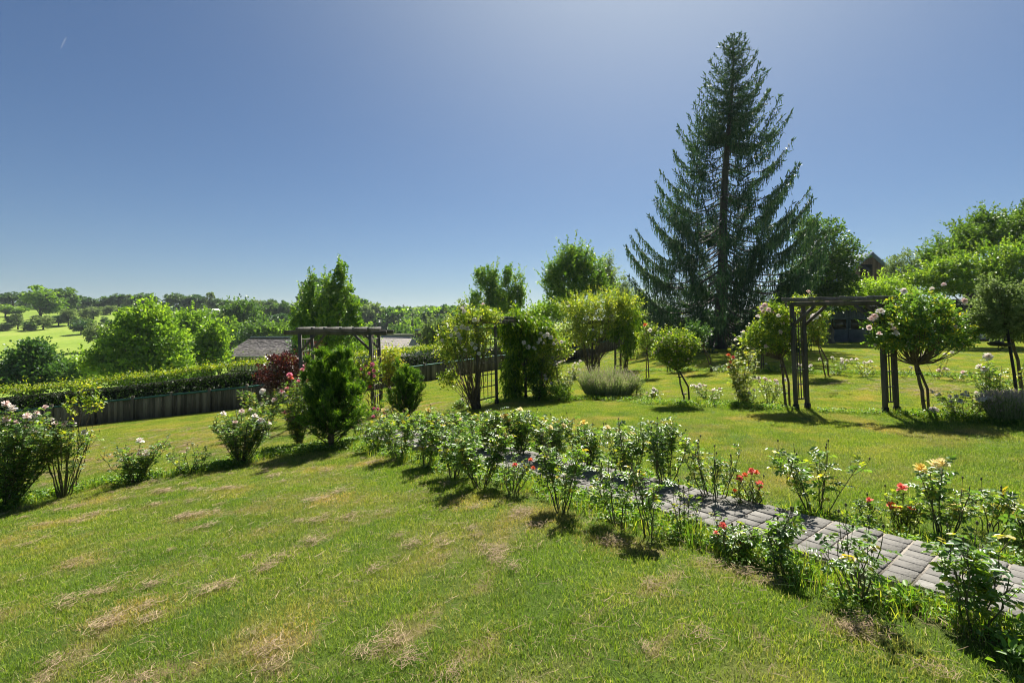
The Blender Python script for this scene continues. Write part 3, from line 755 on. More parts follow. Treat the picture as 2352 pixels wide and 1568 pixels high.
def limb_mesh(base, trunk_top, r0, targets, rng, lean=(0, 0), k=7, trunk_mb=None, fork=.35):
    mb = trunk_mb or MB(); top = np.asarray(trunk_top, float)
    t = np.linspace(0, 1, 10)[:, None]
    TP = np.array([0, 0, -.15*top[2]*.2])*(1-t)+top*t; TP[1:-1, :2] += rng.normal(0, r0*.18, (8, 2))
    flare = 1+.7*np.exp(-np.linspace(0, 1, 10)*9)
    tubes(mb, TP, (np.linspace(r0, r0*.28, 10)*flare)[None], 9, .5)
    n = len(targets)
    if n:
        u = rng.uniform(fork, .95, n); k0 = u*9; ki = np.minimum(k0.astype(int), 8)
        A_ = TP[ki]+(TP[ki+1]-TP[ki])*(k0-ki)[:, None]
        C_ = np.asarray(targets); B_ = (A_+C_)/2; B_[:, 2] += (C_[:, 2]-A_[:, 2])*.15; B_[:, :2] += (C_-A_)[:, :2]*.12
        Pp = bez(A_, B_, C_, k); Pp[:, 1:-1] += rng.normal(0, r0*.25, (n, k-2, 3))
        rr_ = r0*(.42-.2*u)[:, None]*np.linspace(1, .18, k)[None]
        tubes(mb, Pp, rr_, 5, .5)
    return mb
def tree(name, label, cat, base, lobes, h_trunk, r0, mat, clumps, per, clump_r, L, Wd, seed, group=None, limbs=22, bark='bark', parts=('trunk', 'crown'), **kw):
    rng = np.random.default_rng(seed+1); base = np.asarray(base, float)
    root = thing(name, label, cat, base, group)
    mb, cc = crown_mesh(lobes, base, clumps, per, clump_r, L, Wd, seed, **kw)
    mb.build(parts[1], M[mat], root)
    tg = cc[rng.choice(len(cc), min(limbs, len(cc)), replace=False)] if limbs else []
    ctr = np.mean([l[0] for l in lobes], 0)-base
    if r0: limb_mesh(base, [ctr[0]*.5, ctr[1]*.5, h_trunk], r0, tg, rng).build(parts[0], M[bark], root, smooth=True)
    return root

def spruce(label, base, top, radii, seed):
    """radii: (height fraction from the base, left reach, right reach) in metres"""
    rng = np.random.default_rng(seed); base = np.asarray(base, float); top = np.asarray(top, float)-base; Ht = top[2]
    root = thing('spruce_tree', label, 'spruce tree', base)
    tr_, nb = MB(), MB(); t = np.linspace(0, 1, 26)
    def axis(f): f = np.asarray(f, float); return np.stack([top[0]*f+.08*np.sin(f*9), top[1]*f, Ht*f], -1)
    tubes(tr_, axis(t), (.36*(1-t)**.85+.012+.22*np.exp(-t*40))[None], 12, .5)
    fr = np.array([q[0] for q in radii]); rl = np.array([q[1] for q in radii]); rr_ = np.array([q[2] for q in radii])
    f = .045; PTS, RAD = [], []; az_ = 0.0
    SP, SDv, SL = [], [], []
    while f < .992:
        nb_ = rng.integers(3, 5)
        for _ in range(nb_):
            az_ += 2.39996; a = az_+rng.normal(0, .25); ff = f+rng.normal(0, .006)
            side = (math.cos(a)+1)/2
            reach = np.interp(ff, fr, rl)*(1-side)+np.interp(ff, fr, rr_)*side
            reach *= rng.uniform(.78, 1.08)*(1 if rng.uniform() > .12 else .65); thin_ = rng.uniform(.1, .42)
            if reach < .12: continue
            o = axis(ff); dxy = np.array([math.cos(a), math.sin(a), 0])
            up0 = np.interp(ff, [0, .25, .6, 1], [-.04, -.04, .02, .6]); tipup = np.interp(ff, [0, .5, 1], [.30, .34, .42])
            K = 12; u = np.linspace(0, 1, K)
            droop = -.24*np.sin(u*np.pi*.9)*np.interp(ff, [0, .7, 1], [1, .8, 0])
            zc = up0*u+droop+tipup*u**3
            lat = rng.normal(0, .05)
            P = o+dxy*(u*reach)[:, None]+np.array([-dxy[1], dxy[0], 0])*(lat*reach*u**2)[:, None]+np.array([0, 0, 1.])*(zc*reach)[:, None]
            PTS.append(P); RAD.append((.010+.008*reach)*(1-u*.85))
            # sub branches in the flat of the bough, each carrying hanging shoots
            start = (.53 if rng.uniform() < .93 else .3) if (ff < .66 and reach > 1.6) else .12
            m_ = int(max(4, reach*(1-start)/.13))
            for uu in np.linspace(start, 1, m_):
                k = min(int(uu*(K-1)), K-2); w_ = uu*(K-1)-k; p = P[k]*(1-w_)+P[k+1]*w_; tg = nrm(P[k+1]-P[k])
                for sgn in (-1, 1):
                    if rng.uniform() < thin_: continue
                    sl = min(.95, .12+.30*reach*(1-uu)**.8)*rng.uniform(.5, 1.1)+.06
                    lt = np.array([-dxy[1], dxy[0], 0])*sgn
                    sdv = nrm(tg*.75+lt*.8+[0, 0, rng.normal(-.08, .12)])
                    q_ = max(1, int(sl/.11))
                    for v in np.linspace(0, 1, q_+1):
                        SP.append(p+sdv*sl*v-[0, 0, .18*sl*v*v]); SDv.append(sdv); SL.append(1.0 if v < .85 else .6)
                SP.append(p); SDv.append(tg); SL.append(.8)
            # upright tip shoots
            for _k in range(3):
                SP.append(P[-1]); SDv.append(nrm(nrm(P[-1]-P[-2])+[0, 0, .3]+rng.normal(0, .2, 3))); SL.append(-1)
        f += rng.uniform(.6, 1.3)*np.interp(f, [0, .2, .3, .7, 1], [.012, .013, .0165, .0155, .0125])
    tubes(tr_, np.array(PTS), np.array(RAD), 4, .4)
    SP, SDv, SL = np.array(SP), np.array(SDv), np.array(SL); n = len(SP)
    zf = SP[:, 2]/Ht
    # (1) shoots that follow the bough, (2) hanging curtains
    D1 = nrm(SDv+rng.normal(0, .28, (n, 3))+np.array([0, 0, .05])); T = np.clip(rng.uniform(.1, .8, n), 0, 1)
    ss = np.interp(zf, [0, .9, 1], [1, 1, .8])
    leaves(nb, SP, D1, unit(rng, n), .26*rng.uniform(.7, 1.3, n)*ss, .065, T+.1, 4, .1)
    leaves(nb, SP, D1, np.cross(D1, unit(rng, n)), .22*rng.uniform(.7, 1.3, n)*ss, .055, T, 4, .1)
    hg = (SL > 0) & (rng.uniform(0, 1, n) < .9); hp = SP[hg]; m_ = len(hp); hl = np.interp(zf[hg], [0, .35, .8, 1], [.85, .72, .34, .08])*rng.uniform(.15, 1.3, m_)
    T = np.clip(rng.normal(.35, .2, m_), 0, 1)
    pcur = hp.copy()
    for sgm in range(3):
        D = nrm(np.array([0, 0, -1.])+rng.normal(0, .16, (m_, 3)))
        leaves(nb, pcur, D, unit(rng, m_)*[1, 1, .1], hl*.42, .078*(1-.2*sgm), T, 4, .1)
        pcur = pcur+D*(hl*.33)[:, None]
    tr_.build('trunk', M['bark'], root, smooth=True)
    nb.build('crown', M['spruce'], root)
    print('spruce faces', sum(len(q) for q in nb.f))
    return root

def shrub_cone(label, name, base, h, r, seed, n=9000, mat='juniper'):
    rng = np.random.default_rng(seed); base = np.asarray(base, float)
    root = thing(name, label, 'conifer', base)
    mb, st = MB(), MB()
    nb_ = 170; u = rng.uniform(0, 1, nb_)**.8; a = rng.uniform(0, 2*np.pi, nb_)
    A_ = np.stack([np.zeros(nb_), np.zeros(nb_), h*u*.75], 1)
    prof = np.interp(u, [0, .12, .35, .7, 1], [.8, 1.05, .95, .62, .2])*r*(.72+.5*vnoise(a*1.3, u*4, seed))*rng.uniform(.6, 1.25, nb_)
    C_ = A_+np.stack([np.cos(a)*prof, np.sin(a)*prof, h*(.14+.26*rng.uniform(0, 1, nb_))], 1); C_[:, 2] = np.minimum(C_[:, 2], h*rng.uniform(.80, 1.08, nb_))
    B_ = (A_+C_)/2; B_[:, 2] -= h*.03
    P = bez(A_, B_, C_, 8); tubes(st, P, np.linspace(.012, .003, 8)[None].repeat(nb_, 0), 4, .4)
    tubes(st, np.array([[0, 0, -.05], [0.01, 0, h*.3], [0, .01, h*.6], [0, 0, h*.92]]), np.array([[.06, .045, .025, .006]]), 8, .4)
    ld = 60; q = rng.choice(nb_, ld, p=(u+.15)/(u+.15).sum()); S_ = P[q, -1]; up_ = S_+np.stack([rng.normal(0, .05, ld), rng.normal(0, .05, ld), rng.uniform(.06, .22, ld)*h*.6], 1)
    PL_ = bez(S_, (S_+up_)/2+rng.normal(0, .015, (ld, 3)), up_, 8); tubes(st, PL_, np.linspace(.004, .0015, 8)[None].repeat(ld, 0), 4, .4)
    P = np.concatenate([P, PL_]); nb_ = len(P)
    bi = rng.integers(0, nb_, n); t = rng.uniform(.12, 1, n)**.75; f = t*7; k = np.minimum(f.astype(int), 6)
    p = P[bi, k]+(P[bi, k+1]-P[bi, k])*(f-k)[:, None]; ax = nrm(P[bi, k+1]-P[bi, k])
    D = nrm(ax+unit(rng, n)*.75+[0, 0, .35]); L = .11*rng.uniform(.6, 1.5, n)*(h/1.9)**.3
    p = p+unit(rng, n)*.02
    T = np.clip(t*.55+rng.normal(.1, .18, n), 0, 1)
    leaves(mb, p, D, unit(rng, n), L, .014, T, 4, .1)
    leaves(mb, p+D*(L*.4)[:, None], nrm(D+unit(rng, n)*.7), unit(rng, n), L*.6, .011, T, 4, .1)
    leaves(mb, p+D*(L*.5)[:, None], nrm(D+unit(rng, n)*.7), unit(rng, n), L*.6, .011, T, 4, .1)
    st.build('branches', M['cane'], root); mb.build('foliage', M[mat], root)
    return root

# ---------------------------------------------------------------- standard and climbing roses
def standard_rose(label, foot, head, lobes, seed, mat='rose_leaf', clumps=150, per=16, blooms=(), at=(), leaf=.05, stake=True, r0=.022, name='standard_rose', group=None, clump_r=.12, cat='rose tree', hang=0, yellow=0, tone=(0, 1), limbs=34, nupv=.9, sprigs=70, slen=.22):
    """foot: ground point, head: top of the stem, lobes: crown in world space"""
    rng = np.random.default_rng(seed); foot = np.asarray(foot, float); hd = np.asarray(head, float)-foot
    root = thing(name, label, cat, foot, group)
    mb, cc = crown_mesh(lobes, foot, clumps, per, clump_r, leaf, leaf*.62, seed, shell=.62, kind=6 if foot[1] < 13 else 4, flat=.8, hang=hang, tone=tone, nup=nupv, updir=.1, sprigs=sprigs, slen=slen*(foot[1]/9)**.5)
    mb.build('foliage', M[mat], root)
    st = MB(); t = np.linspace(0, 1, 9)[:, None]; P = hd*t+np.array([0, 0, -.04])*(1-t); P[1:-1] += rng.normal(0, .008, (7, 3))
    tubes(st, P, np.linspace(r0, r0*.75, 9)[None], 8, .5)
    tg = cc[rng.choice(len(cc), limbs)]; n = len(tg); A_ = np.repeat(hd[None]*rng.uniform(.93, 1.0, (1, 1)), n, 0)
    B_ = A_*.5+tg*.5; B_[:, 2] = A_[:, 2]+(tg[:, 2]-A_[:, 2])*.25; B_[:, :2] += (tg-A_)[:, :2]*.22
    Q = bez(A_, B_, tg, 8); Q[:, 1:-1] += rng.normal(0, .012, (n, 6, 3)); tubes(st, Q, np.linspace(r0*.42, .003, 8)[None].repeat(n, 0), 5, .5)
    st.build('stem', M['cane'], root, smooth=True)
    if stake:
        sk = MB(); dx = rng.uniform(.03, .05)*rng.choice([-1, 1])
        tubes(sk, np.array([[dx*2.2, .03, -.05], [dx*1.5, .03, hd[2]*.5], [dx*.6+hd[0]*.9, .02, hd[2]*.98]]), np.array([[.024, .023, .022]]), 8, .5)
        so = sk.build('stake', M['cane'], root)
        tb = MB()
        for fz in (.28, .8):
            c0 = hd*fz; tubes(tb, np.array([[c0[0]-.05, c0[1]-.03, c0[2]], [c0[0]+.02, c0[1]-.045, c0[2]+.004], [c0[0]+.075, c0[1]+.01, c0[2]]]), np.array([[.010, .013, .010]]), 5, .5)
        tb.build('tie', M['iron'], root)
    # blooms on the camera side and top of the crown
    for colour, cnt, size in blooms:
        c_, d, pk = lobe_points(lobes, cnt*8, rng, .97)
        ok = (d[:, 1] < .25) | (d[:, 2] > .35); c_ = c_[ok][:cnt]
        for p in c_: bloom(root, p-foot, size*rng.uniform(.7, 1.2), colour, rng, face=.7)
    for colour, size, wp in at: bloom(root, np.asarray(wp)-foot, size, colour, rng, face=.8)
    return root

def climber(label, foot, lobes, seed, mat='rose_light', clumps=200, per=16, blooms=(), at=(), leaf=.05, name='climbing_rose', r0=.016, stems=5, clump_r=.13, hang=0, lw=.6, cat='climbing rose', tone=(0, 1), kind=4, group=None, nup=.8, sprigs=90, slen=.3):
    rng = np.random.default_rng(seed); foot = np.asarray(foot, float)
    root = thing(name, label, cat, foot, group)
    mb, cc = crown_mesh(lobes, foot, clumps, per, clump_r, leaf, leaf*lw, seed, shell=.5, kind=kind, flat=.9, hang=hang, tone=tone, nup=nup, updir=.1, sprigs=sprigs, slen=slen*(foot[1]/12)**.5)
    mb.build('foliage', M[mat], root)
    st = MB(); n = stems*7; tg = cc[rng.choice(len(cc), n)]
    A_ = np.zeros((n, 3)); A_[:, :2] = rng.normal(0, .05, (n, 2)); A_[:, 2] = -.03
    B_ = A_*.3+tg*.7; B_[:, 2] = tg[:, 2]*.45; B_[:, :2] *= rng.uniform(.4, .9, (n, 1))
    Q = bez(A_, B_, tg, 10); Q[:, 1:-1] += rng.normal(0, .02, (n, 8, 3)); tubes(st, Q, np.linspace(r0*.6, .003, 10)[None]*rng.uniform(.3, 1.2, (n, 1)), 5, .5)
    st.build('stems', M['cane'], root, smooth=True)
    for colour, cnt, size in blooms:
        c_, d, pk = lobe_points(lobes, cnt*8, rng, .97)
        ok = (d[:, 1] < .1); c_ = c_[ok][:cnt]
        for p in c_: bloom(root, p-foot, size*rng.uniform(.7, 1.2), colour, rng, face=.8)
    for colour, size, wp in at: bloom(root, np.asarray(wp)-foot, size, colour, rng, face=.8)
    return root

# ---------------------------------------------------------------- garden arbour
def arbour(label, feet, h, seed, over=.35, trellis=True, brace=True, rafters=5, pw=.075, lean=(0, 0), tops=None):
    """feet: four ground points, left front, left back, right front, right back; lean shifts the tops"""
    rng = np.random.default_rng(seed); F4 = [np.asarray(f, float) for f in feet]; org = np.mean(F4, 0); org[2] = min(f[2] for f in F4)
    root = thing('garden_arbour', label, 'arbour', org)
    zt = (max(f[2] for f in F4)+h) if tops is None else tops
    T4 = []
    for f in F4:
        top = np.array([f[0]+lean[0], f[1]+lean[1], zt]); T4.append(top)
        mb = MB(); mb.beam(f-org-[0, 0, .08], top-org, pw, pw, .5, up=(0, 1, 0)); mb.build('post', M['timber'], root)
        m2 = MB(); d = (top-f); q = f+d*.055; m2.beam(f-org-[0, 0, .03], q-org, pw+.022, pw+.022, .5, up=(0, 1, 0)); m2.build('post_shoe', M['iron'], root)
    lf, lb, rf, rb = T4
    for a_, b_ in ((lf, rf), (lb, rb)):
        d = nrm(b_-a_); mb = MB(); mb.beam(a_-d*over-org+[0, 0, .02], b_+d*over-org+[0, 0, .02], .045, .11 if pw > .072 else .085, .5); mb.build('beam', M['timber'], root)
    for i in range(rafters):
        t = (i+.0)/(rafters-1); a_ = lf*(1-t)+rf*t; b_ = lb*(1-t)+rb*t; d = nrm(b_-a_); e = nrm(rf-lf)*rng.uniform(-.03, .03)
        mb = MB(); mb.beam(a_-d*.28-org+e+[0, 0, .115], b_+d*.28-org-e+[0, 0, .115], .055, .08, .5); mb.build('rafter', M['timber_top'], root)
    if brace:
        for a_, fa, b_ in ((lf, F4[0], rf), (rf, F4[2], lf), (lb, F4[1], rb), (rb, F4[3], lb)):
            d = nrm(b_-a_); p0 = a_+(fa-a_)*(.42/h); p1 = a_+d*.42
            mb = MB(); mb.beam(p0-org, p1-org-[0, 0, .02], .05, .06, .5, up=(0, 1, 0)); mb.build('brace', M['timber'], root)
    if trellis:
        for fi_, ti_, fj, tj in ((F4[0], lf, F4[1], lb), (F4[2], rf, F4[3], rb)):
            mb = MB()
            def pt(u, v): return (fi_*(1-u)+fj*u)*(1-v)+(ti_*(1-u)+tj*u)*v-org
            for u in (.28, .5, .72): mb.beam(pt(u, .10), pt(u, .93), .016, .022, .5, up=(0, 1, 0))
            for v in (.10, .24, .38, .52, .66, .80, .93): mb.beam(pt(.04, v), pt(.96, v), .02, .03 if v in (.10, .93) else .022, .5)
            mb.build('trellis', M['timber'], root)
    return root

# ================================================================ the garden, thing by thing
def at_px(lst, d):
    return [(c_, s_, W(x, y, d)) for c_, s_, x, y in lst]
def bush(label, bx, by, ty, hw, seed, at=(), dd=0.0, **kw):
    b = G(bx, by); d = b[1]
    h = (by-ty)/F*d; r = hw/F*d
    return rose_bush(label, b, h, r, seed, at=at_px(at, d+dd), **kw)
NEAR = 'rose bushes along the near side of the path'; FARS = 'rose bushes along the far side of the path'
# near side of the path, from the right end to the pergola
bush('leafy rose bush without flowers at the right end of the near row, beside the path', 2235, 1440, 1235, 70, 1, full=.1, canes=9, density=1.05, leaf=.10, group=NEAR, spread=.9, yellow=.14)
bush('open flowerless rose bush with spread bare canes, second from the right in the near row', 1975, 1372, 1195, 95, 2, full=0, canes=8, density=.8, leaf=.085, group=NEAR, yellow=.04, bare=.35)
bush('narrow dark leaved rose bush just right of the low coral roses on the lawn side', 1800, 1312, 1180, 48, 3, canes=6, density=1.3, leaf=.085, group=NEAR)
bush('low reddish leaved rose with two coral blooms in the near row', 1672, 1275, 1200, 62, 4, canes=9, density=1.3, leaf=.06, group=NEAR, yellow=.3,
     at=[('coral', .048, 1659, 1208), ('orange', .042, 1706, 1252), ('coral', .036, 1645, 1226)], buds=3)
bush('thin weedy rose with pale leaves left of the low coral roses', 1580, 1225, 1118, 40, 5, canes=5, density=.8, leaf=.06, group=NEAR, mat='rose_light')
bush('tall slender rose with bare stems and a leafy top above its round lawn shadow', 1500, 1232, 1068, 52, 6, canes=5, density=1.35, leaf=.085, group=NEAR, bare=.45)
bush('broad dark leaved rose without flowers, between the slender rose and the orange flowered one', 1420, 1205, 1062, 58, 7, canes=6, density=1.3, leaf=.085, group=NEAR, bare=.35)
bush('light leaved tall rose in the near row directly right of the small orange blooms', 1290, 1180, 1010, 70, 8, canes=8, density=1.4, leaf=.085, group=NEAR, bare=.3, yellow=.15)
bush('small rose with orange red blooms low in the near row', 1180, 1135, 1050, 38, 9, canes=6, density=1.0, leaf=.06, group=NEAR, yellow=.2,
     at=[('coral', .05, 1183, 1069), ('orange', .045, 1218, 1058), ('coral', .04, 1160, 1102), ('orange', .04, 1224, 1075)])
bush('large dense rose bush with one cream bloom, casting a ragged shadow on the lawn', 1105, 1118, 980, 62, 10, canes=10, density=1.75, leaf=.095, group=NEAR, bare=.28, yellow=.16, at=[('cream', .07, 1160, 1003)])
bush('dense leafy rose bush in the near row left of the cream blooming one', 1040, 1095, 968, 52, 11, canes=9, density=1.75, leaf=.095, group=NEAR, bare=.28, yellow=.16)
bush('bushy rose with yellowing lower leaves, third from the left end of the near row', 975, 1072, 958, 48, 12, canes=9, density=1.75, leaf=.095, group=NEAR, bare=.28, yellow=.2)
bush('rose bush with dark upper leaves, second from the left end of the near row', 915, 1054, 950, 46, 13, canes=9, density=1.7, leaf=.085, group=NEAR, bare=.2)
bush('small leafy rose at the left end of the near row beside the dark conifer', 862, 1036, 968, 34, 14, canes=8, density=1.6, leaf=.08, group=NEAR, bare=.15)
# far side of the path
bush('tall rose with large pale yellow blooms at the right end of the path', 2165, 1245, 1085, 52, 21, full=0, canes=5, density=.9, leaf=.10, group=FARS, mat='rose_leaf', buds=2,
     at=[('yellow', .085, 2110, 1080), ('cream', .08, 2140, 1070), ('cream', .085, 2163, 1069), ('cream', .10, 2198, 1174)])
bush('dark flowerless rose standing right of the tall yellow blooms', 2275, 1225, 1115, 46, 22, full=.2, canes=6, density=1.1, leaf=.09, group=FARS, bare=.35)
bush('low rose with four orange blooms left of the tall yellow one', 2072, 1215, 1135, 48, 23, canes=8, density=1.2, leaf=.06, group=FARS, mat='rose_light', buds=2,
     at=[('coral', .075, 2074, 1124), ('orange', .06, 2048, 1163), ('orange', .055, 2067, 1172), ('orange', .055, 2092, 1171)])
bush('little rose with one deep red bloom among the orange flowered roses', 2000, 1190, 1152, 20, 24, canes=3, density=.9, leaf=.06, group=FARS, at=[('coral', .05, 1999, 1150)], buds=1)
bush('large open rose with glossy blue green leaves and brown seed heads, far side', 1880, 1190, 1025, 88, 25, full=0, canes=9, density=.95, leaf=.095, group=FARS, bare=.3, yellow=.07, buds=10)
bush('small rose carrying several red and orange blooms on the far side of the path', 1728, 1172, 1105, 34, 26, canes=6, density=1.0, leaf=.055, group=FARS, mat='rose_light', buds=1,
     at=[('coral', .06, 1727, 1084), ('orange', .045, 1738, 1086), ('orange', .045, 1711, 1092), ('coral', .055, 1697, 1099), ('coral', .065, 1742, 1112), ('orange', .04, 1688, 1129)])
bush('upright rose with thin canes and buds, left of the cluster of red blooms', 1640, 1160, 1018, 58, 27, full=.2, canes=9, density=1.15, leaf=.07, group=FARS, bare=.3, buds=14)
bush('tall branching rose with dark drooping leaves at its crown, far side of the path', 1528, 1128, 968, 62, 28, canes=10, density=1.6, leaf=.08, group=FARS, bare=.3, buds=12)
bush('rose with two creamy blooms left of the tall branching rose', 1440, 1108, 968, 50, 29, canes=9, density=1.5, leaf=.085, group=FARS, bare=.3, at=[('cream', .075, 1394, 986), ('white', .06, 1430, 1010)], buds=10)
bush('rose with soft yellow blooms on long stems above the far side of the path', 1345, 1085, 965, 48, 30, canes=9, density=1.5, leaf=.085, group=FARS, bare=.25, at=[('yellow', .08, 1342, 974), ('cream', .075, 1262, 986), ('cream', .07, 1295, 981)], buds=8)
bush('rose with creamy white fading blooms beside the soft yellow ones', 1265, 1072, 952, 46, 31, canes=9, density=1.8, leaf=.09, group=FARS, bare=.2, at=[('white', .075, 1245, 994)], buds=8)
bush('rose with bright golden yellow blooms at the back of the far row', 1190, 1055, 945, 46, 32, canes=10, density=1.8, leaf=.09, group=FARS, bare=.2, at=[('yellow', .085, 1162, 958), ('yellow', .06, 1170, 965), ('cream', .08, 1193, 944)], buds=6)
bush('dense rose with a few cream blooms behind the large near bush', 1120, 1044, 950, 44, 33, canes=10, density=1.8, leaf=.09, group=FARS, bare=.2, at=[('cream', .07, 1153, 958), ('cream', .07, 1058, 967)])
bush('bushy rose with mixed yellow leaves in the middle of the far row', 1060, 1030, 945, 42, 34, canes=10, density=1.8, leaf=.09, group=FARS, bare=.2, yellow=.2)
bush('rose with a golden bloom near the foot of the rose covered arch', 1000, 1020, 940, 42, 35, canes=9, density=1.8, leaf=.09, group=FARS, bare=.2, at=[('yellow', .085, 983, 943), ('cream', .08, 1003, 951)])
bush('leafy rose between the golden bloom and the small conifer', 945, 1010, 945, 38, 36, canes=9, density=1.8, leaf=.09, group=FARS, bare=.2)
bush('rose with a creamy bloom at the foot of the bare wooden arbour', 892, 1003, 950, 34, 37, canes=9, density=1.6, leaf=.08, group=FARS, bare=.15, at=[('cream', .10, 882, 945)])
bush('leafy rose cut off by the right edge of the picture beside the path', 2372, 1290, 1175, 40, 38, canes=7, density=1.3, leaf=.09, group=FARS)

# roses along the lawn edge on the left
LAWNR = 'roses along the edge of the upper lawn'
bush('big rose bush full of blush white blooms at the left edge of the lawn', 12, 1168, 955, 105, 41, canes=20, density=1.9, leaf=.085, group=LAWNR, mat='rose_leaf', bare=.15, cane_r=.006, blooms=[('blush', 12, .085)],
     at=[('blush', .09, 12, 930), ('white', .09, 30, 940), ('blush', .085, 62, 957), ('white', .09, 77, 962), ('blush', .09, 40, 975), ('white', .085, 82, 990), ('blush', .08, 55, 985), ('blush', .08, 15, 965), ('white', .12, 36, 1131)])
bush('rose with bare brown stems and a tall yellow leaved shoot beside the big blush rose', 148, 1142, 965, 52, 42, canes=9, density=1.1, leaf=.085, group=LAWNR, mat='rose_leaf', bare=.45, cane_r=.0065, yellow=.16, tshift=.1,
     at=[('blush', .085, 150, 975), ('blush', .085, 166, 974), ('white', .08, 196, 995), ('white', .075, 118, 966), ('blush', .07, 126, 974)])
b42 = G(150, 1135)
climber('tall shoot of yellow green rose leaves rising above the bare stemmed rose', b42+[.06, .1, 0], [E(200, 915, 28, 34, b42[1]), E(205, 880, 24, 14, b42[1]), E(165, 945, 10, 14, b42[1]), E(222, 925, 18, 18, b42[1])], 43, clumps=34, per=9, leaf=.05, clump_r=.06, stems=1, r0=.010, kind=6, tone=(.2, 1.0), group=LAWNR, sprigs=6)
bush('rose with clustered white blooms on tall stems, left part of the lawn edge', 315, 1108, 1010, 62, 44, canes=10, density=1.3, leaf=.08, group=LAWNR, bare=.15, mat='rose_leaf',
     at=[('white', .10, 322, 1015), ('white', .085, 285, 1057), ('white', .08, 293, 1068), ('blush', .08, 322, 1043), ('white', .08, 335, 1047), ('white', .09, 340, 1040), ('white', .08, 304, 1062)])
bush('sparse rose with few buds right of the clustered white one', 432, 1088, 1028, 46, 45, canes=8, density=.9, leaf=.065, group=LAWNR, bare=.15, mat='rose_leaf', buds=10, at=[('blush', .035, 430, 1030), ('blush', .035, 424, 1040)])
bush('full rounded rose bush with white blooms halfway along the lawn edge', 553, 1064, 948, 60, 46, canes=15, density=1.8, leaf=.08, group=LAWNR, bare=.2, cane_r=.006,
     at=[('white', .085, 512, 952), ('blush', .08, 555, 946), ('white', .09, 585, 958), ('white', .1, 600, 968), ('white', .08, 617, 975), ('white', .085, 593, 986), ('blush', .08, 540, 972), ('white', .09, 528, 1000), ('white', .06, 576, 942)])
b = G(640, 1010)
bush('loose white rose behind the rounded bush, in front of the board fence', 610, 1000, 895, 55, 47, canes=10, density=1.3, leaf=.08, group=LAWNR, bare=.25, yellow=.2, tshift=.08,
     at=[('white', .13, 604, 900), ('white', .11, 600, 930), ('white', .13, 648, 905), ('white', .10, 660, 912), ('blush', .10, 630, 920)])
bush('pink flowered rose beside the left foot of the bare arbour, hugging the dark conifer', 688, 1022, 862, 50, 48, canes=14, density=1.3, leaf=.07, group=LAWNR, bare=.12, mat='rose_leaf',
     at=[('pink', .10, 707, 841), ('pink', .09, 700, 843), ('pink', .10, 665, 863), ('coral', .10, 668, 872), ('pink', .08, 694, 851), ('blush', .08, 705, 858), ('pink', .09, 735, 871), ('pink', .08, 707, 877), ('pink', .08, 686, 878),
         ('pink', .09, 659, 895), ('pink', .08, 647, 901), ('pink', .09, 665, 950), ('pink', .09, 652, 951), ('pink', .08, 679, 957), ('pink', .08, 669, 963), ('blush', .07, 681, 972), ('pink', .07, 660, 966)])
bush('small dark rose sprig with dull pink blooms left of the arbour opening', 818, 1006, 975, 16, 49, canes=4, density=1.0, leaf=.06, group=LAWNR, at=[('pink', .07, 826, 968), ('pink', .06, 812, 982)])

# ---------------------------------------------------------------- arbours
def gz(x, y): return np.array([x, y, h1(x, y)])
A1 = [gz(-5.25, 12.9), gz(-5.45, 14.2), gz(-3.42, 12.7), gz(-3.55, 14.0)]
arbour('bare weathered wooden arbour with pink roses on its right post, left of centre', A1, 2.1, 1, over=.42, lean=(-.10, 0), rafters=6)
b = G(857, 978)
climber('pink climbing rose on the trellis of the bare wooden arbour', (A1[2]+A1[3])/2+[-.05, -.1, 0], [E(840, 862, 22, 24, 12.6), E(856, 852, 14, 22, 12.7), E(828, 880, 20, 14, 12.5), E(866, 945, 14, 14, 12.7)], 51, clumps=60, per=11, leaf=.05, stems=3, kind=6, clump_r=.11,
        at=[('pink', .11, 830, 850), ('pink', .1, 840, 842), ('pink', .13, 855, 838), ('pink', .1, 859, 851), ('pink', .1, 837, 862), ('pink', .09, 847, 858), ('pink', .09, 860, 863), ('pink', .1, 819, 872), ('blush', .1, 834, 875), ('coral', .12, 819, 885), ('coral', .1, 850, 889),
            ('pink', .09, 860, 939), ('pink', .09, 868, 940), ('pink', .1, 857, 957), ('pink', .08, 884, 948), ('pink', .07, 889, 958)] and at_px([('pink', .11, 830, 850), ('pink', .1, 840, 842), ('pink', .13, 855, 838), ('pink', .1, 859, 851), ('pink', .1, 837, 862), ('pink', .09, 847, 858), ('pink', .09, 860, 863), ('pink', .1, 819, 872), ('blush', .1, 834, 875), ('coral', .12, 819, 885), ('coral', .1, 850, 889),
            ('pink', .09, 860, 939), ('pink', .09, 868, 940), ('pink', .1, 857, 957), ('pink', .08, 884, 948), ('pink', .07, 889, 958)], 12.45))
A2l = G(1100, 939); A2r = G(1208, 917)
A2 = [A2l, gz(A2l[0]+.42, A2l[1]+.75), A2r, gz(A2r[0]+.45, A2r[1]+.8)]
arbour('wooden arch smothered in white roses and a hanging climber, left of the lavender', A2, 2.1, 2, over=.3, lean=(-.05, 0), brace=False)
d2 = A2l[1]; d3 = A2r[1]
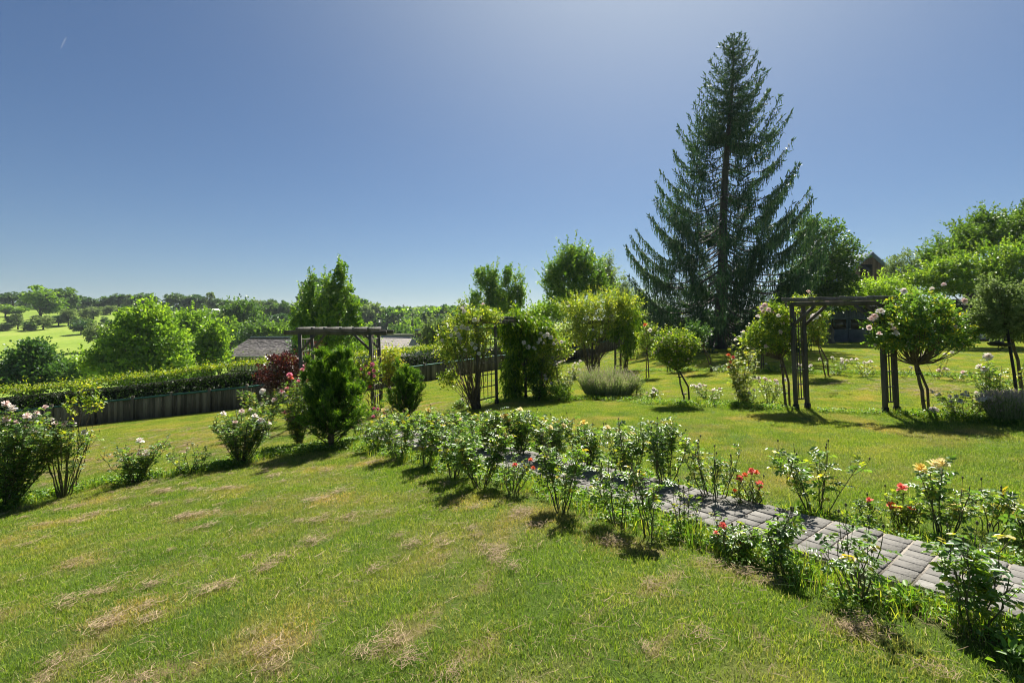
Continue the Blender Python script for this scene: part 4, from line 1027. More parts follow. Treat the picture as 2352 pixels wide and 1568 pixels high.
climber('tall white climbing rose with pale green leaves on the left side of the smothered arch', gz(A2l[0]-.08, A2l[1]-.1), [E(1062, 765, 50, 46, d2, .5), E(1085, 722, 42, 22, d2, .5), E(1030, 800, 30, 30, d2, .4), E(1030, 870, 20, 20, d2, .3), E(1095, 790, 32, 36, d2, .4), E(1060, 700, 10, 12, d2, .15), E(1125, 725, 25, 16, d2, .4)], 52,
        clumps=480, per=14, leaf=.06, stems=8, kind=4, clump_r=.15, r0=.03, tone=(.1, 1), blooms=[('white', 14, .10)],
        at=at_px([('white', .14, 1062, 752), ('white', .13, 1074, 756), ('white', .12, 1054, 768), ('white', .12, 1046, 756), ('white', .11, 1085, 790), ('white', .11, 1092, 800), ('white', .1, 1058, 778), ('white', .1, 1100, 812), ('white', .12, 1090, 735), ('blush', .09, 1110, 700), ('white', .1, 1068, 805)], d2-.4))
climber('green climber with long drooping leaves over the right side of the smothered arch', A2r+[-.25, .3, 0], [E(1165, 745, 45, 26, d3, .6), E(1215, 745, 45, 32, d3, .6), E(1180, 800, 26, 40, d3, .5), E(1175, 855, 22, 42, d3, .4), E(1215, 790, 24, 30, d3, .5), E(1190, 725, 26, 16, d3, .5), E(1255, 765, 22, 22, d3, .4), E(1180, 890, 24, 22, d3, .4), E(1225, 850, 18, 40, d3, .4)], 53,
        mat='wisteria', clumps=900, per=16, leaf=.125, lw=.26, stems=7, kind=4, clump_r=.15, hang=.6, r0=.03, nup=.1, name='hanging_climber', cat='climber')
climber('white rose clustered on the right post of the smothered arch', gz(A2r[0]+.4, A2r[1]-.15), [E(1262, 790, 34, 24, d3, .4), E(1290, 800, 22, 26, d3, .35), E(1250, 835, 22, 30, d3, .35), E(1270, 860, 20, 22, d3, .3), E(1240, 775, 26, 16, d3, .3)], 54, mat='rose_light', clumps=260, per=14, leaf=.06, stems=4, r0=.022, blooms=[('white', 10, .09)],
        at=at_px([('white', .13, 1213, 797), ('white', .13, 1227, 800), ('white', .12, 1203, 787), ('white', .1, 1236, 787), ('white', .12, 1250, 772), ('white', .12, 1257, 768), ('white', .12, 1265, 775), ('white', .11, 1242, 767), ('white', .11, 1240, 780), ('white', .1, 1272, 790), ('white', .1, 1290, 785), ('white', .1, 1248, 790)], d3-.45))
bush('white flowered rose bush between the smothered arch and the lavender', 1292, 915, 832, 42, 55, canes=14, density=1.5, leaf=.075, bare=.1, mat='rose_light', blooms=[('white', 26, .085)], kind=4)
A3 = [G(1361, 859), None, G(1413, 853), None]; A3[1] = gz(A3[0][0]+.45, A3[0][1]+.9); A3[3] = gz(A3[2][0]+.45, A3[2][1]+.9)
arbour('wooden arch under a thick rose canopy directly behind the lavender', A3, 2.2, 3, over=.25, brace=False)
d4 = A3[0][1]; d5 = A3[2][1]
climber('yellow green climbing rose covering the arch behind the lavender', A3[0]+[-.1, -.1, 0], [E(1335, 712, 40, 24, d4, .8), E(1385, 702, 48, 24, d4, .9), E(1430, 712, 36, 30, d4, .8), E(1320, 750, 26, 36, d4, .6), E(1370, 745, 46, 32, d4, .8), E(1300, 705, 18, 14, d4, .4), E(1345, 780, 26, 22, d4, .5), E(1420, 690, 30, 14, d4, .5)], 56,
        clumps=700, per=14, leaf=.085, sprigs=300, slen=.45, stems=7, clump_r=.17, r0=.035, tone=(.15, 1), blooms=[('white', 6, .1)], at=at_px([('white', .13, 1381, 763), ('white', .11, 1363, 758), ('white', .1, 1366, 780), ('white', .1, 1377, 735)], d4-.8))
climber('drooping green climber on the right shoulder of the arch behind the lavender', A3[2]+[.5, .2, 0], [E(1440, 735, 30, 36, d5, .7), E(1455, 770, 20, 30, d5, .5), E(1415, 755, 26, 26, d5, .6), E(1440, 800, 14, 22, d5, .4)], 57, mat='wisteria', clumps=360, per=14, leaf=.15, lw=.26, stems=5, clump_r=.2, hang=.7, r0=.025, nup=.1, name='hanging_climber', cat='climber')
A4 = [gz(6.05, 10.85), gz(6.38, 11.15), gz(7.18, 9.75), gz(7.50, 9.95)]
A4[0] = G(1829, 941); A4[1] = G(1855, 938); A4[2] = G(2034, 949); A4[3] = G(2060, 946)
arbour('weathered wooden arbour with open trellis sides between two white standard roses', A4, 2.12, 4, over=.13, lean=(-.10, 0), rafters=4, pw=.07)

# ---------------------------------------------------------------- standard roses
def std(label, foot, head, lob, seed, dd=0, **kw):
    f = G(*foot); d = f[1]; return standard_rose(label, f, W(head[0], head[1], d), [E(*l, d) for l in lob], seed, **kw)
std('large white standard rose on a leaning staked stem right of the open arbour', (2126, 952), (2103, 835), [(2052, 748, 52, 40), (2110, 735, 64, 46), (2172, 745, 54, 40), (2105, 698, 60, 26), (2040, 775, 40, 28), (2200, 770, 36, 26), (2120, 780, 85, 22)], 61, clumps=520, per=17, leaf=.058, clump_r=.12, r0=.034, limbs=60,
    blooms=[('white', 16, .085), ('blush', 6, .08)], at=at_px([('white', .12, 2075, 669), ('white', .15, 2021, 718), ('blush', .13, 2008, 728), ('blush', .12, 2000, 734), ('white', .12, 2057, 768), ('blush', .11, 2052, 758), ('blush', .1, 2020, 768), ('blush', .14, 2211, 693), ('white', .09, 2140, 665), ('blush', .09, 2168, 655), ('blush', .10, 1996, 752)], 9.3))
std('white standard rose directly left of the open arbour posts', (1806, 936), (1792, 818), [(1765, 770, 46, 38), (1792, 735, 34, 30), (1735, 780, 30, 24), (1800, 780, 24, 36), (1775, 715, 26, 16)], 62, mat='rose_light', clumps=330, per=14, leaf=.055, r0=.03, tone=(0, .9), limbs=44,
    blooms=[('blush', 14, .085)], at=at_px([('blush', .13, 1757, 703), ('blush', .11, 1765, 712), ('blush', .1, 1748, 708), ('white', .1, 1740, 728), ('white', .09, 1788, 726)], 10.6))
std('standard rose with orange new growth behind the open arbour', (1897, 863), (1879, 792), [(1862, 745, 30, 34), (1850, 705, 32, 22), (1872, 772, 24, 20), (1838, 690, 18, 14), (1878, 720, 22, 18)], 63, mat='rose_light', clumps=300, per=13, leaf=.07, clump_r=.15, tone=(.1, 1), limbs=34,
    at=at_px([('white', .22, 1870, 729), ('white', .2, 1877, 727), ('blush', .16, 1899, 698), ('white', .15, 1865, 690), ('blush', .14, 1855, 672)], 14.2))
std('round headed standard rose with a leaning staked stem right of the lavender', (1575, 926), (1556, 850), [(1550, 805, 42, 34), (1535, 785, 34, 26), (1575, 790, 32, 28), (1555, 825, 34, 20), (1520, 805, 18, 22)], 64, mat='rose_light', clumps=330, per=14, leaf=.055, r0=.024, tone=(0, .85), limbs=40, blooms=[('blush', 46, .055)])
std('slim standard rose with white and orange blooms on a straight post beside the canopy', (1485, 868), (1484, 800), [(1492, 770, 16, 26), (1478, 785, 12, 20), (1500, 800, 14, 16)], 65, mat='rose_light', clumps=90, per=12, leaf=.075, clump_r=.14, blooms=[('blush', 8, .1)], at=at_px([('orange', .14, 1483, 748), ('white', .13, 1492, 758)], 14.6), limbs=16)
std('dark headed young standard rose on a slanting stake in the spruce shade', (1637, 853), (1614, 795), [(1606, 768, 22, 20), (1590, 760, 14, 14)], 66, mat='deep', clumps=80, per=12, leaf=.08, clump_r=.17, r0=.03, limbs=14)
std('half hidden standard rose behind the round headed one', (1538, 853), (1545, 806), [(1560, 780, 22, 18)], 67, mat='rose_light', clumps=60, per=12, leaf=.08, clump_r=.17, limbs=12)
std('shaded standard rose stem behind the white rose left of the open arbour', (1754, 850), (1752, 800), [(1748, 775, 26, 18)], 68, mat='rose_leaf', clumps=70, per=12, leaf=.08, clump_r=.17, limbs=12)
std('yellowing standard rose with a tied double stem right of the bare arbour', (903, 937), (890, 884), [(893, 830, 26, 24), (885, 855, 20, 22), (908, 850, 16, 20), (900, 812, 18, 12)], 69, mat='rose_light', clumps=210, per=12, leaf=.06, tone=(.45, 1.05), r0=.03, limbs=26)
std('white standard rose on a short stake at the foot of the smothered arch', (1247, 916), (1237, 865), [(1240, 845, 15, 16)], 70, mat='rose_light', clumps=40, per=10, leaf=.06, blooms=[('white', 4, .08)], limbs=8)

MIDR = 'low roses in the beds of the middle lawn'
def low(label, bx, by, ty, hw, seed, cols, mat='rose_leaf', canes=9, density=1.2, size=.09, **kw):
    return bush(label, bx, by, ty, hw, seed, canes=canes, density=density*.85, leaf=.085, bare=.1, mat=mat, blooms=cols, kind=4, group=MIDR, **kw)
bush('tall rose with coppery red new leaves between the round standard rose and the open arbour', 1702, 928, 800, 32, 71, canes=9, density=1.4, leaf=.085, bare=.12, mat='rose_light', yellow=.45, kind=4, group=MIDR, tshift=.1,
     at=[('orange', .10, 1672, 818), ('coral', .09, 1683, 822), ('orange', .08, 1676, 832), ('white', .10, 1706, 765), ('white', .08, 1690, 782), ('white', .09, 1697, 872), ('orange', .07, 1673, 845)])
low('low mound of small white roses left of the coppery leaved one', 1630, 925, 888, 42, 72, [('white', 14, .085), ('blush', 5, .08)], canes=14)
low('small white rose patch at the foot of the round headed standard', 1497, 918, 900, 22, 73, [('white', 6, .09)], at=[('white', .1, 1502, 895)])
low('white rose on the lawn just left of the open arbour', 1768, 930, 870, 28, 74, [('white', 8, .10), ('blush', 3, .09)], mat='rose_light')
low('little white rose at the foot of the coppery leaved rose', 1722, 930, 898, 20, 75, [('white', 5, .09)])
low('leafy white rose seen through the open arbour near its left post', 1842, 862, 836, 26, 76, [('white', 6, .12)])
low('white rose in the far bed with blooms above its leaves, right of the trellis', 1920, 862, 824, 30, 77, [('white', 9, .12)])
low('rounded leafy rose with few white blooms in the far bed', 1990, 866, 830, 34, 78, [('white', 6, .12)], mat='rose_light')
low('small rose in the far bed left of the large standard stem', 2075, 868, 845, 22, 79, [('white', 2, .1)], canes=6, density=.8)
low('sparse leggy rose with yellow top leaves behind the large standard rose', 2152, 872, 800, 30, 80, [('white', 4, .1)], canes=5, density=.7, yellow=.5, mat='rose_light')
low('low spreading rose with blush blooms at the right end of the far bed', 2200, 874, 848, 36, 81, [('blush', 4, .12), ('white', 2, .1)], canes=10, density=.9)
low('white rose in the spruce shade in the far bed', 1655, 856, 836, 26, 82, [('white', 6, .12)])
low('small white rose in shade right of the spruce, far bed', 1780, 856, 838, 22, 83, [('white', 3, .12)])
low('white flowered rose bush spreading left of the right lavender', 2215, 962, 905, 60, 84, [('white', 22, .085)], canes=16, density=1.3, mat='rose_leaf')
bush('upright rose with dark leaves and white blooms beside the black iron pole', 2285, 950, 838, 38, 85, canes=9, density=1.1, leaf=.095, bare=.35, group=MIDR, at=[('white', .13, 2269, 820), ('white', .12, 2252, 846), ('white', .10, 2262, 849)])
low('fallen looking small white rose beside the staked stem of the large standard', 2155, 955, 940, 22, 86, [('white', 5, .09)], canes=5, density=.6)
low('dark little rose bush at the foot of the left side of the smothered arch', 1055, 938, 918, 20, 87, [('white', 2, .07)], mat='rose_leaf', canes=10, density=1.8)
bush('sparse rose with brown stems right of the black iron pole', 2358, 940, 838, 26, 88, canes=6, density=.5, leaf=.08, bare=.3, yellow=.3, group=MIDR)

# ---------------------------------------------------------------- lavender, shrubs, conifers
def lavender(label, base, r, h, seed, n=2600, ry=None):
    rng = np.random.default_rng(seed); base = np.asarray(base, float); root = thing('lavender_bush', label, 'lavender', base, 'lavender clumps')
    mb, fb = MB(), MB(); ry = ry or r*.7
    a = rng.uniform(0, 2*np.pi, n); u = np.sqrt(rng.uniform(0, 1, n)); P = np.stack([np.cos(a)*r*u*.62, np.sin(a)*ry*u*.62, np.zeros(n)], 1); P[:, :2] *= 1.25
    D = nrm(np.stack([np.cos(a)*u*r*.55/h, np.sin(a)*u*ry*.55/h, np.ones(n)], 1)+rng.normal(0, .09, (n, 3))); L = h*rng.uniform(.5, 1.2, n)*(1-.15*u*u)*(.72+.5*vnoise(P[:, 0]*7+9, P[:, 1]*7+9, seed))
    leaves(mb, P, D, unit(rng, n), L, .011, rng.uniform(.1, .7, n), 4, .1)
    m_ = n*3; k = rng.integers(0, n, m_); t = rng.uniform(.1, .7, m_)
    leaves(mb, P[k]+D[k]*(L[k]*t)[:, None], nrm(D[k]+unit(rng, m_)*.5), unit(rng, m_), .075, .011, rng.uniform(.0, .65, m_), 4, .1)
    tp = P+D*(L*.86)[:, None]; leaves(fb, tp, D, unit(rng, n), .06, .014, rng.uniform(.78, 1, n), 4, .2); leaves(fb, tp, D, unit(rng, n), .055, .014, rng.uniform(.78, 1, n), 4, .2)
    mb.build('foliage', M['lavender'], root); fb.build('flower_spikes', M['lavender'], root)
lb = G(1400, 914); lavender('wide lavender clump in front of the rose canopied arch', lb+[0, .2, 0], 64/F*lb[1], 66/F*lb[1], 1, 3400)
lb = G(2336, 972); lavender('dark shaded lavender clump under the black iron pole', lb+[.05, .1, 0], 56/F*lb[1], 66/F*lb[1], 2, 2600)
b = G(1462, 912); tree('red_stemmed_shrub', 'small shrub with reddish stems at the right end of the wide lavender', 'shrub', b, [E(1462, 888, 18, 26, b[1])], .3, .012, 'grey_green', 70, 14, .08, .05, .016, 91, limbs=20, parts=('stems', 'foliage'), bark='cane')
b = G(1284, 922); tree('clipped_shrub', 'bright green low shrub left of the wide lavender', 'shrub', b, [E(1284, 903, 34, 20, b[1])], .15, .02, 'bright', 120, 16, .1, .05, .03, 92, limbs=8, parts=('stems', 'foliage'), bark='cane')
b = G(1238, 922); tree('clipped_shrub', 'small dark rounded shrub at the right foot of the smothered arch', 'shrub', b, [E(1236, 902, 14, 18, b[1])], .15, .02, 'juniper', 60, 16, .08, .05, .03, 93, limbs=8, parts=('stems', 'foliage'), bark='cane')
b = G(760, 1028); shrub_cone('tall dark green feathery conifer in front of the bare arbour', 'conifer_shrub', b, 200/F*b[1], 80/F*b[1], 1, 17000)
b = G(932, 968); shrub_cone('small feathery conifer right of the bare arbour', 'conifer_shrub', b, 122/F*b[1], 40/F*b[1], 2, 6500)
b = gz(-9.9, 19.3); 
tree('copper_leaved_shrub', 'dark red leaved shrub against the board fence and hedge', 'shrub', gz(-8.4, 18.2), [E(640, 862, 46, 34, 18.2), E(668, 838, 38, 26, 18.2), E(615, 875, 22, 20, 18.2), E(700, 830, 20, 14, 18.2), E(725, 805, 10, 24, 18.0), E(640, 825, 26, 10, 18.2)], .8, .05, 'copper', 300, 16, .22, .085, .05, 94, limbs=40, parts=('stems', 'foliage'), bark='cane')

# ---------------------------------------------------------------- fence and hedge
def along(n, x0, x1):
    xs = np.linspace(x0, x1, 4000); ys = fence_y(xs); s = np.r_[0, np.cumsum(np.hypot(np.diff(xs), np.diff(ys)))]
    t = np.linspace(0, s[-1], n); return np.interp(t, s, xs), np.interp(t, s, ys), s[-1]
fr = thing('board_fence', 'low fence of dark upright boards with a green strip on top, below the hedge', 'fence', gz(-9.8, 20.2)); org = np.array(fr.location)
xs, ys, TL = along(2, -27, 12); nbo = int(TL/.115); xs, ys, _ = along(nbo, -27, 12)
rng = np.random.default_rng(12); mb = MB()
for i in range(nbo-1):
    a_ = np.array([xs[i], ys[i], 0]); b_ = np.array([xs[i+1], ys[i+1], 0]); z = h1(*a_[:2]); hh = .86+rng.normal(0, .008)
    d = nrm(b_-a_); mb.box((a_+b_)/2+[0, rng.normal(0, .006), z+hh/2-.03]-org, (.108, .022, hh), np.stack([d, np.cross([0, 0, 1], d), [0, 0, 1]], 1), rng.uniform(0, 1), .004)
mb.build('boards', M['fence_wood'], fr)
xs, ys, _ = along(36, -27, 12)
for i in range(36):
    z = h1(xs[i], ys[i]); mb = MB(); mb.box(np.array([xs[i], ys[i]-.06, z+.45])-org, (.09, .09, 1.0), None, .5, .01); mb.build('fence_post', M['fence_wood'], fr)
def strip(x0, x1, z0, z1, n=50):
    xs, ys, _ = along(n, x0, x1); mb = MB(); r = np.random.default_rng(3)
    for i in range(n-1):
        a_ = np.array([xs[i], ys[i]-.02, h1(xs[i], ys[i])+z0]); b_ = np.array([xs[i+1], ys[i+1]-.02, h1(xs[i+1], ys[i+1])+z0]); mb.beam(a_-org, b_-org, .10, (z1-z0)*r.uniform(.8, 1.15), .5)
    mb.build('cover_strip', M['tarp'], fr)
strip(-27, 12, .84, .90)

def hedge(label, xs, ys, zb, zt, w, seed, dens=170, leaf=.075, mat='hedge', name='clipped_hedge', toplight=True):
    rng = np.random.default_rng(seed); P0 = np.stack([xs, ys], 1); s = np.r_[0, np.cumsum(np.linalg.norm(np.diff(P0, axis=0), axis=1))]; Lh = s[-1]
    o = np.array([xs[len(xs)//2], ys[len(ys)//2], zb[len(zb)//2]]); root = thing(name, label, 'hedge', o)
    def pt(t):
        return np.stack([np.interp(t, s, xs), np.interp(t, s, ys)], 1), np.interp(t, s, zb), np.interp(t, s, zt)
    def frame(t):
        a_, _, _ = pt(t-.05); b_, _, _ = pt(t+.05); d = nrm(b_-a_+1e-9); return np.stack([d[:, 1], -d[:, 0]], 1)   # towards the camera
    lf, core = MB(), MB()
    K = max(4, int(Lh/1.0)); t = np.linspace(0.05, Lh-.05, K); p, b_, z_ = pt(t); n_ = frame(t); V = []
    for i in range(K):
        for o_, zz in ((.30, -.3), (.33, .70), (.2, .82), (-.2, .82), (-.33, .70), (-.30, -.3)):
            q = p[i]+n_[i]*o_*w; V.append([q[0], q[1], b_[i]+(z_[i]-b_[i])*zz if zz > 0 else b_[i]-.3])
    fc = [[i*6+k, i*6+(k+1) % 6, (i+1)*6+(k+1) % 6, (i+1)*6+k] for i in range(K-1) for k in range(6)]
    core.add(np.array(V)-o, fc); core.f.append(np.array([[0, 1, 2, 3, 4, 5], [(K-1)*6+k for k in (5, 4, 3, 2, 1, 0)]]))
    core.build('branches', M['hedge_shade_core'], root)  # solid dark core painting the shade inside the hedge, no modelled twigs
    hmean = float(np.mean(zt-zb))
    nf = int(Lh*hmean*dens); nt_ = int(Lh*w*dens*1.5)
    t = rng.uniform(0, Lh, nf+nt_); p, b_, z_ = pt(t); n_ = frame(t)
    wob = .12*(fbm(t*1.3, t*0+3, seed, 3)-.5)*2
    top = np.arange(nf+nt_) >= nf
    v = rng.uniform(0, 1, nf+nt_)
    side = np.where(rng.uniform(0, 1, nf+nt_) < .8, 1, -1)
    off = np.where(top, rng.uniform(-.5, .5, nf+nt_)*w, side*w*.5+rng.normal(-.03, .05, nf+nt_)+wob*.6*side)
    zz = np.where(top, z_+np.abs(rng.normal(0, .055, nf+nt_))*np.where(rng.uniform(0, 1, nf+nt_) < .12, 3, 1)+wob-.05, b_+(z_-b_)*v)
    P = np.stack([p[:, 0]+n_[:, 0]*off, p[:, 1]+n_[:, 1]*off, zz], 1)-o
    D = unit(rng, len(t)); D[:, 2] += np.where(top, .7, .1); N = unit(rng, len(t)); N[:, :2] += np.where(top[:, None], 0, n_*.8*side[:, None]); N[:, 2] += np.where(top, .8, .3)
    fresh = np.where(top, .32, .42*sstep(.84, 1.02, v+rng.normal(0, .07, len(v)))) if toplight else 0      # fresh tips on the clipped top, its daylight brightness painted in too
    T = np.clip(np.where(top, rng.uniform(.1, .62, len(t)), rng.uniform(0, .40, len(t)))+fresh+rng.normal(0, .08, len(t)), 0, 1)  # lower tint range on the front: its shade is put into the colour
    leaves(lf, P, D, N, leaf*rng.uniform(.6, 1.3, len(t)), leaf*.6, T, 4)
    lf.build('foliage', M[mat], root); return root
xs, ys, _ = along(60, -27, 16); nx = np.gradient(xs); ny = np.gradient(ys); l_ = np.hypot(nx, ny); hx, hy = xs-ny/l_*1.15, ys+nx/l_*1.15
zb = H(hx, hy); gzz = garden_z(hx, hy); ht = np.interp(hx, [-27, -16, -10, -7, -5, 0, 5, 16], [1.72, 1.64, 1.76, 1.70, 1.66, 1.6, 2.2, 2.5])
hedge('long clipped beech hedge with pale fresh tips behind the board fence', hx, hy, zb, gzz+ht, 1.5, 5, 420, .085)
def px_line(pts, d):
    P = [W(x, 740, q) for x, q in zip(pts, d)]; return np.array([p[0] for p in P]), np.array([p[1] for p in P])
hx, hy = px_line(np.linspace(2020, 2480, 12), np.full(12, 47.)); zt = 1.65+(740-np.interp(np.linspace(2020, 2480, 12), [2020, 2150, 2200, 2300, 2480], [690, 668, 665, 690, 700]))/F*47
hedge('tall nearly black evergreen hedge beyond the right hand lawn', hx, hy, H(hx, hy), zt, 1.8, 6, 40, .20, 'deep', toplight=False)
hx, hy = px_line(np.linspace(1450, 1890, 12), np.full(12, 50.)); zt = H(hx, hy)+2.6
hedge('shaded mixed hedge behind the spruce trunk', hx, hy, H(hx, hy), zt, 1.8, 7, 40, .20, 'deep', toplight=False)

# ---------------------------------------------------------------- garden trees
sb_ = G(1648, 801); ds = sb_[1]; k = ds/F
top = W(1685, 80, ds)
spruce('very tall spruce with drooping branches rising above all other trees', sb_, top,
       [(0, 212*k, 225*k), (.07, 214*k, 230*k), (.18, 216*k, 236*k), (.27, 214*k, 220*k), (.36, 192*k, 180*k), (.43, 168*k, 166*k), (.52, 140*k, 148*k), (.58, 126*k, 146*k), (.64, 112*k, 142*k), (.70, 88*k, 95*k), (.78, 70*k, 78*k), (.86, 50*k, 56*k), (.93, 28*k, 34*k), (.97, 13*k, 17*k), (1, 2*k, 2*k)], 7)
def gt(name, label, px, d, lob, mat, clumps, per, cr, L, Wd, seed, r0=.2, **kw):
    base = np.array([(px-CX)/F*d, d, h1((px-CX)/F*d, d)]); lb = [E(*l, d) for l in lob]
    ctr = np.mean([l[0][2] for l in lb])-base[2]
    kw.setdefault('sprigs', 110); kw.setdefault('slen', .022*d+.1)
    return tree(name, label, kw.pop('cat', 'tree'), base, lb, max(.4, ctr*kw.pop('th', .8)), r0, mat, clumps, per, cr, L, Wd, seed, **kw)
gt('poplar_tree', 'light catching poplar with several pointed spires behind the bare arbour', 745, 37, [(787, 624, 8, 26), (778, 655, 13, 32), (770, 695, 22, 40), (752, 660, 8, 24), (748, 700, 18, 34), (714, 655, 8, 28), (708, 692, 15, 34), (694, 722, 15, 34), (682, 757, 14, 34), (802, 678, 7, 26), (808, 712, 14, 32), (818, 757, 13, 28), (760, 742, 48, 42), (720, 748, 32, 42), (745, 778, 62, 22)], 'poplar', 640, 26, .36, .17, .13, 201, .22, updir=.6, shell=.4, sprigs=260, slen=1.1, sup=1.5)
gt('poplar_tree', 'group of slim poplar spires above the smothered arch', 1148, 52, [(1104, 642, 11, 33), (1131, 655, 19, 36), (1168, 642, 11, 30), (1190, 662, 12, 30), (1131, 690, 18, 34), (1165, 690, 18, 34), (1150, 710, 44, 18), (1092, 700, 12, 34), (1198, 698, 9, 34)], 'poplar', 480, 24, .42, .2, .14, 202, .25, updir=.7, shell=.45, sprigs=200, slen=1.5, sup=1.6)
gt('pear_tree', 'broad bushy pear tree rising behind the rose canopied arch', 1325, 41, [(1308, 596, 20, 38), (1335, 605, 22, 38), (1277, 622, 20, 30), (1352, 625, 30, 34), (1325, 648, 58, 36), (1262, 652, 18, 16), (1375, 660, 30, 28), (1292, 682, 36, 16), (1300, 625, 26, 30)], 'poplar', 520, 26, .42, .17, .12, 203, .25, sprigs=260, slen=1.3, sup=.8)
gt('birch_tree', 'weeping grey green tree at the right shoulder of the pear tree', 1398, 46, [(1396, 618, 12, 28), (1388, 645, 14, 26), (1402, 650, 12, 22)], 'grey_green', 90, 26, .35, .2, .07, 204, .1, hang=.5)
gt('hazel_bush', 'rounded bush beyond the fence between the two smothered arches', 1260, 43, [(1252, 722, 34, 24), (1300, 712, 32, 26), (1220, 735, 22, 16)], 'bright', 220, 24, .4, .17, .12, 205, .12, cat='bush')
gt('willow_tree', 'pale grey green willow left of the spruce', 1445, 56, [(1420, 672, 16, 28), (1450, 700, 36, 34), (1480, 712, 30, 28), (1435, 655, 8, 20)], 'grey_green', 260, 26, .5, .26, .08, 206, .18, updir=.7)
gt('cherry_tree', 'dark glossy leaved tree standing right of the spruce', 1905, 40, [(1852, 535, 28, 34), (1898, 545, 40, 40), (1938, 590, 36, 42), (1880, 610, 55, 50), (1920, 650, 44, 38), (1850, 680, 50, 40), (1900, 685, 50, 30)], 'oak', 620, 26, .5, .2, .14, 207, .28, tone=(.1, 1))
gt('forsythia_bush', 'yellowish green bush above the blue shed roof', 2010, 41, [(1985, 668, 34, 24), (2035, 662, 36, 24), (1958, 690, 34, 20), (2070, 680, 30, 22)], 'bright', 320, 24, .4, .16, .11, 208, .08, cat='bush', tone=(.45, 1))
gt('birch_tree', 'thin pale tree tops right of the timber gable', 2085, 52, [(2058, 612, 18, 24), (2095, 606, 20, 30), (2125, 630, 26, 24), (2075, 640, 34, 22)], 'grey_green', 200, 22, .45, .22, .1, 209, .1, updir=.8)
gt('ash_tree', 'wide spreading tree with sky showing through its top twigs, at the right edge', 2290, 37, [(2262, 545, 62, 34), (2320, 520, 50, 26), (2200, 572, 42, 26), (2345, 555, 55, 40), (2155, 590, 30, 20), (2215, 530, 14, 12), (2260, 505, 18, 12), (2340, 498, 20, 12)], 'oak', 560, 22, .45, .2, .11, 210, .3, tone=(.45, 1.1), updir=.5, shell=.5, sprigs=330, slen=1.3, sup=.55)
gt('plum_tree', 'dense mid green tree mass below the spreading ash', 2200, 33, [(2120, 640, 30, 18), (2165, 618, 30, 22), (2210, 600, 24, 20), (2250, 628, 34, 26), (2290, 590, 28, 26), (2330, 618, 30, 34), (2360, 590, 26, 30), (2180, 655, 50, 22), (2270, 655, 60, 26), (2340, 665, 50, 30)], 'poplar', 760, 22, .36, .15, .10, 211, .2, tone=(.3, 1), sprigs=420, slen=1.1)
b = G(2356, 952); standard_rose('fine leaved weeping standard tree whose grey green crown hides the top of the iron pole', b, W(2322, 752, b[1]), [E(*l, b[1]) for l in [(2300, 700, 52, 38), (2262, 732, 30, 34), (2345, 715, 46, 48), (2285, 668, 34, 20), (2400, 710, 46, 46), (2350, 758, 50, 24), (2290, 752, 36, 22)]], 212, mat='grey_green', clumps=520, per=26, leaf=.042, clump_r=.10, r0=.03, hang=.35, cat='tree', name='weeping_tree', stake=False, nupv=.5, sprigs=220, slen=.3, limbs=50, tone=(0, .9))
gt('hazel_bush', 'leafy undergrowth at the foot of the poplar behind the bare arbour', 790, 44, [(735, 800, 34, 16), (785, 797, 36, 18), (835, 800, 30, 16)], 'bright', 200, 22, .4, .17, .12, 231, .1, cat='bush', tone=(0, .7))
# beyond the hedge on the left
gt('walnut_tree', 'large sunlit green tree beyond the hedge on the left', 340, 50, [(345, 730, 36, 34), (305, 785, 56, 46), (372, 790, 54, 58), (250, 825, 55, 34), (335, 850, 85, 40), (395, 845, 40, 46), (300, 740, 26, 30)], 'bright', 760, 30, .8, .3, .22, 221, .4, tone=(0, .95))
gt('lime_tree', 'tall green tree right of the large sunlit one beyond the hedge', 448, 78, [(425, 748, 34, 38), (462, 760, 42, 40), (440, 790, 50, 40), (480, 790, 30, 36)], 'bright', 360, 28, 1.1, .42, .3, 222, .4, tone=(0, .8))
gt('apple_tree', 'rounded light green tree left of the half timbered house', 500, 56, [(490, 772, 26, 28), (462, 812, 42, 38), (490, 815, 30, 36), (450, 845, 40, 30)], 'bright', 360, 28, .8, .32, .24, 223, .3)
gt('holm_oak', 'dark low spreading tree at the left edge below the meadow', 75, 46, [(72, 825, 42, 34), (25, 855, 40, 28), (112, 858, 42, 28), (85, 800, 20, 16), (60, 870, 80, 24)], 'deep', 520, 28, .7, .26, .2, 224, .3)
gt('thorn_bush', 'dull green bush between the dark low tree and the large sunlit tree', 165, 55, [(165, 858, 34, 30), (190, 870, 30, 20)], 'oak', 160, 26, .7, .28, .2, 225, .12, cat='bush')
gt('field_oak', 'broad dark oak above the half timbered house roof', 552, 150, [(552, 728, 40, 26), (525, 750, 30, 24), (580, 750, 28, 28), (552, 712, 30, 12)], 'oak', 320, 24, 1.9, .8, .55, 226, .5)
gt('hedgerow_tree', 'small green tree directly left of the slate roof ridge', 600, 118, [(590, 768, 26, 18), (620, 762, 20, 14)], 'oak', 130, 22, 1.2, .55, .4, 227, .15)
gt('hedgerow_tree', 'bushy green tree above the slate roof beside the sunny field', 640, 118, [(655, 765, 26, 16), (630, 772, 18, 10)], 'bright', 130, 22, 1.2, .55, .4, 228, .15, tone=(0, .7))
gt('garden_bush', 'grey green bush at the right end of the thatched roof', 1000, 58, [(1000, 765, 28, 24), (985, 790, 20, 18), (1025, 760, 22, 24)], 'grey_green', 220, 24, .6, .26, .18, 229, .12, cat='bush', tone=(0, .6))
gt('cypress_tree', 'dark conifer touching the right end of the slate roof', 700, 62, [(700, 800, 22, 26), (690, 780, 10, 14)], 'deep', 120, 24, .6, .26, .16, 230, .15)

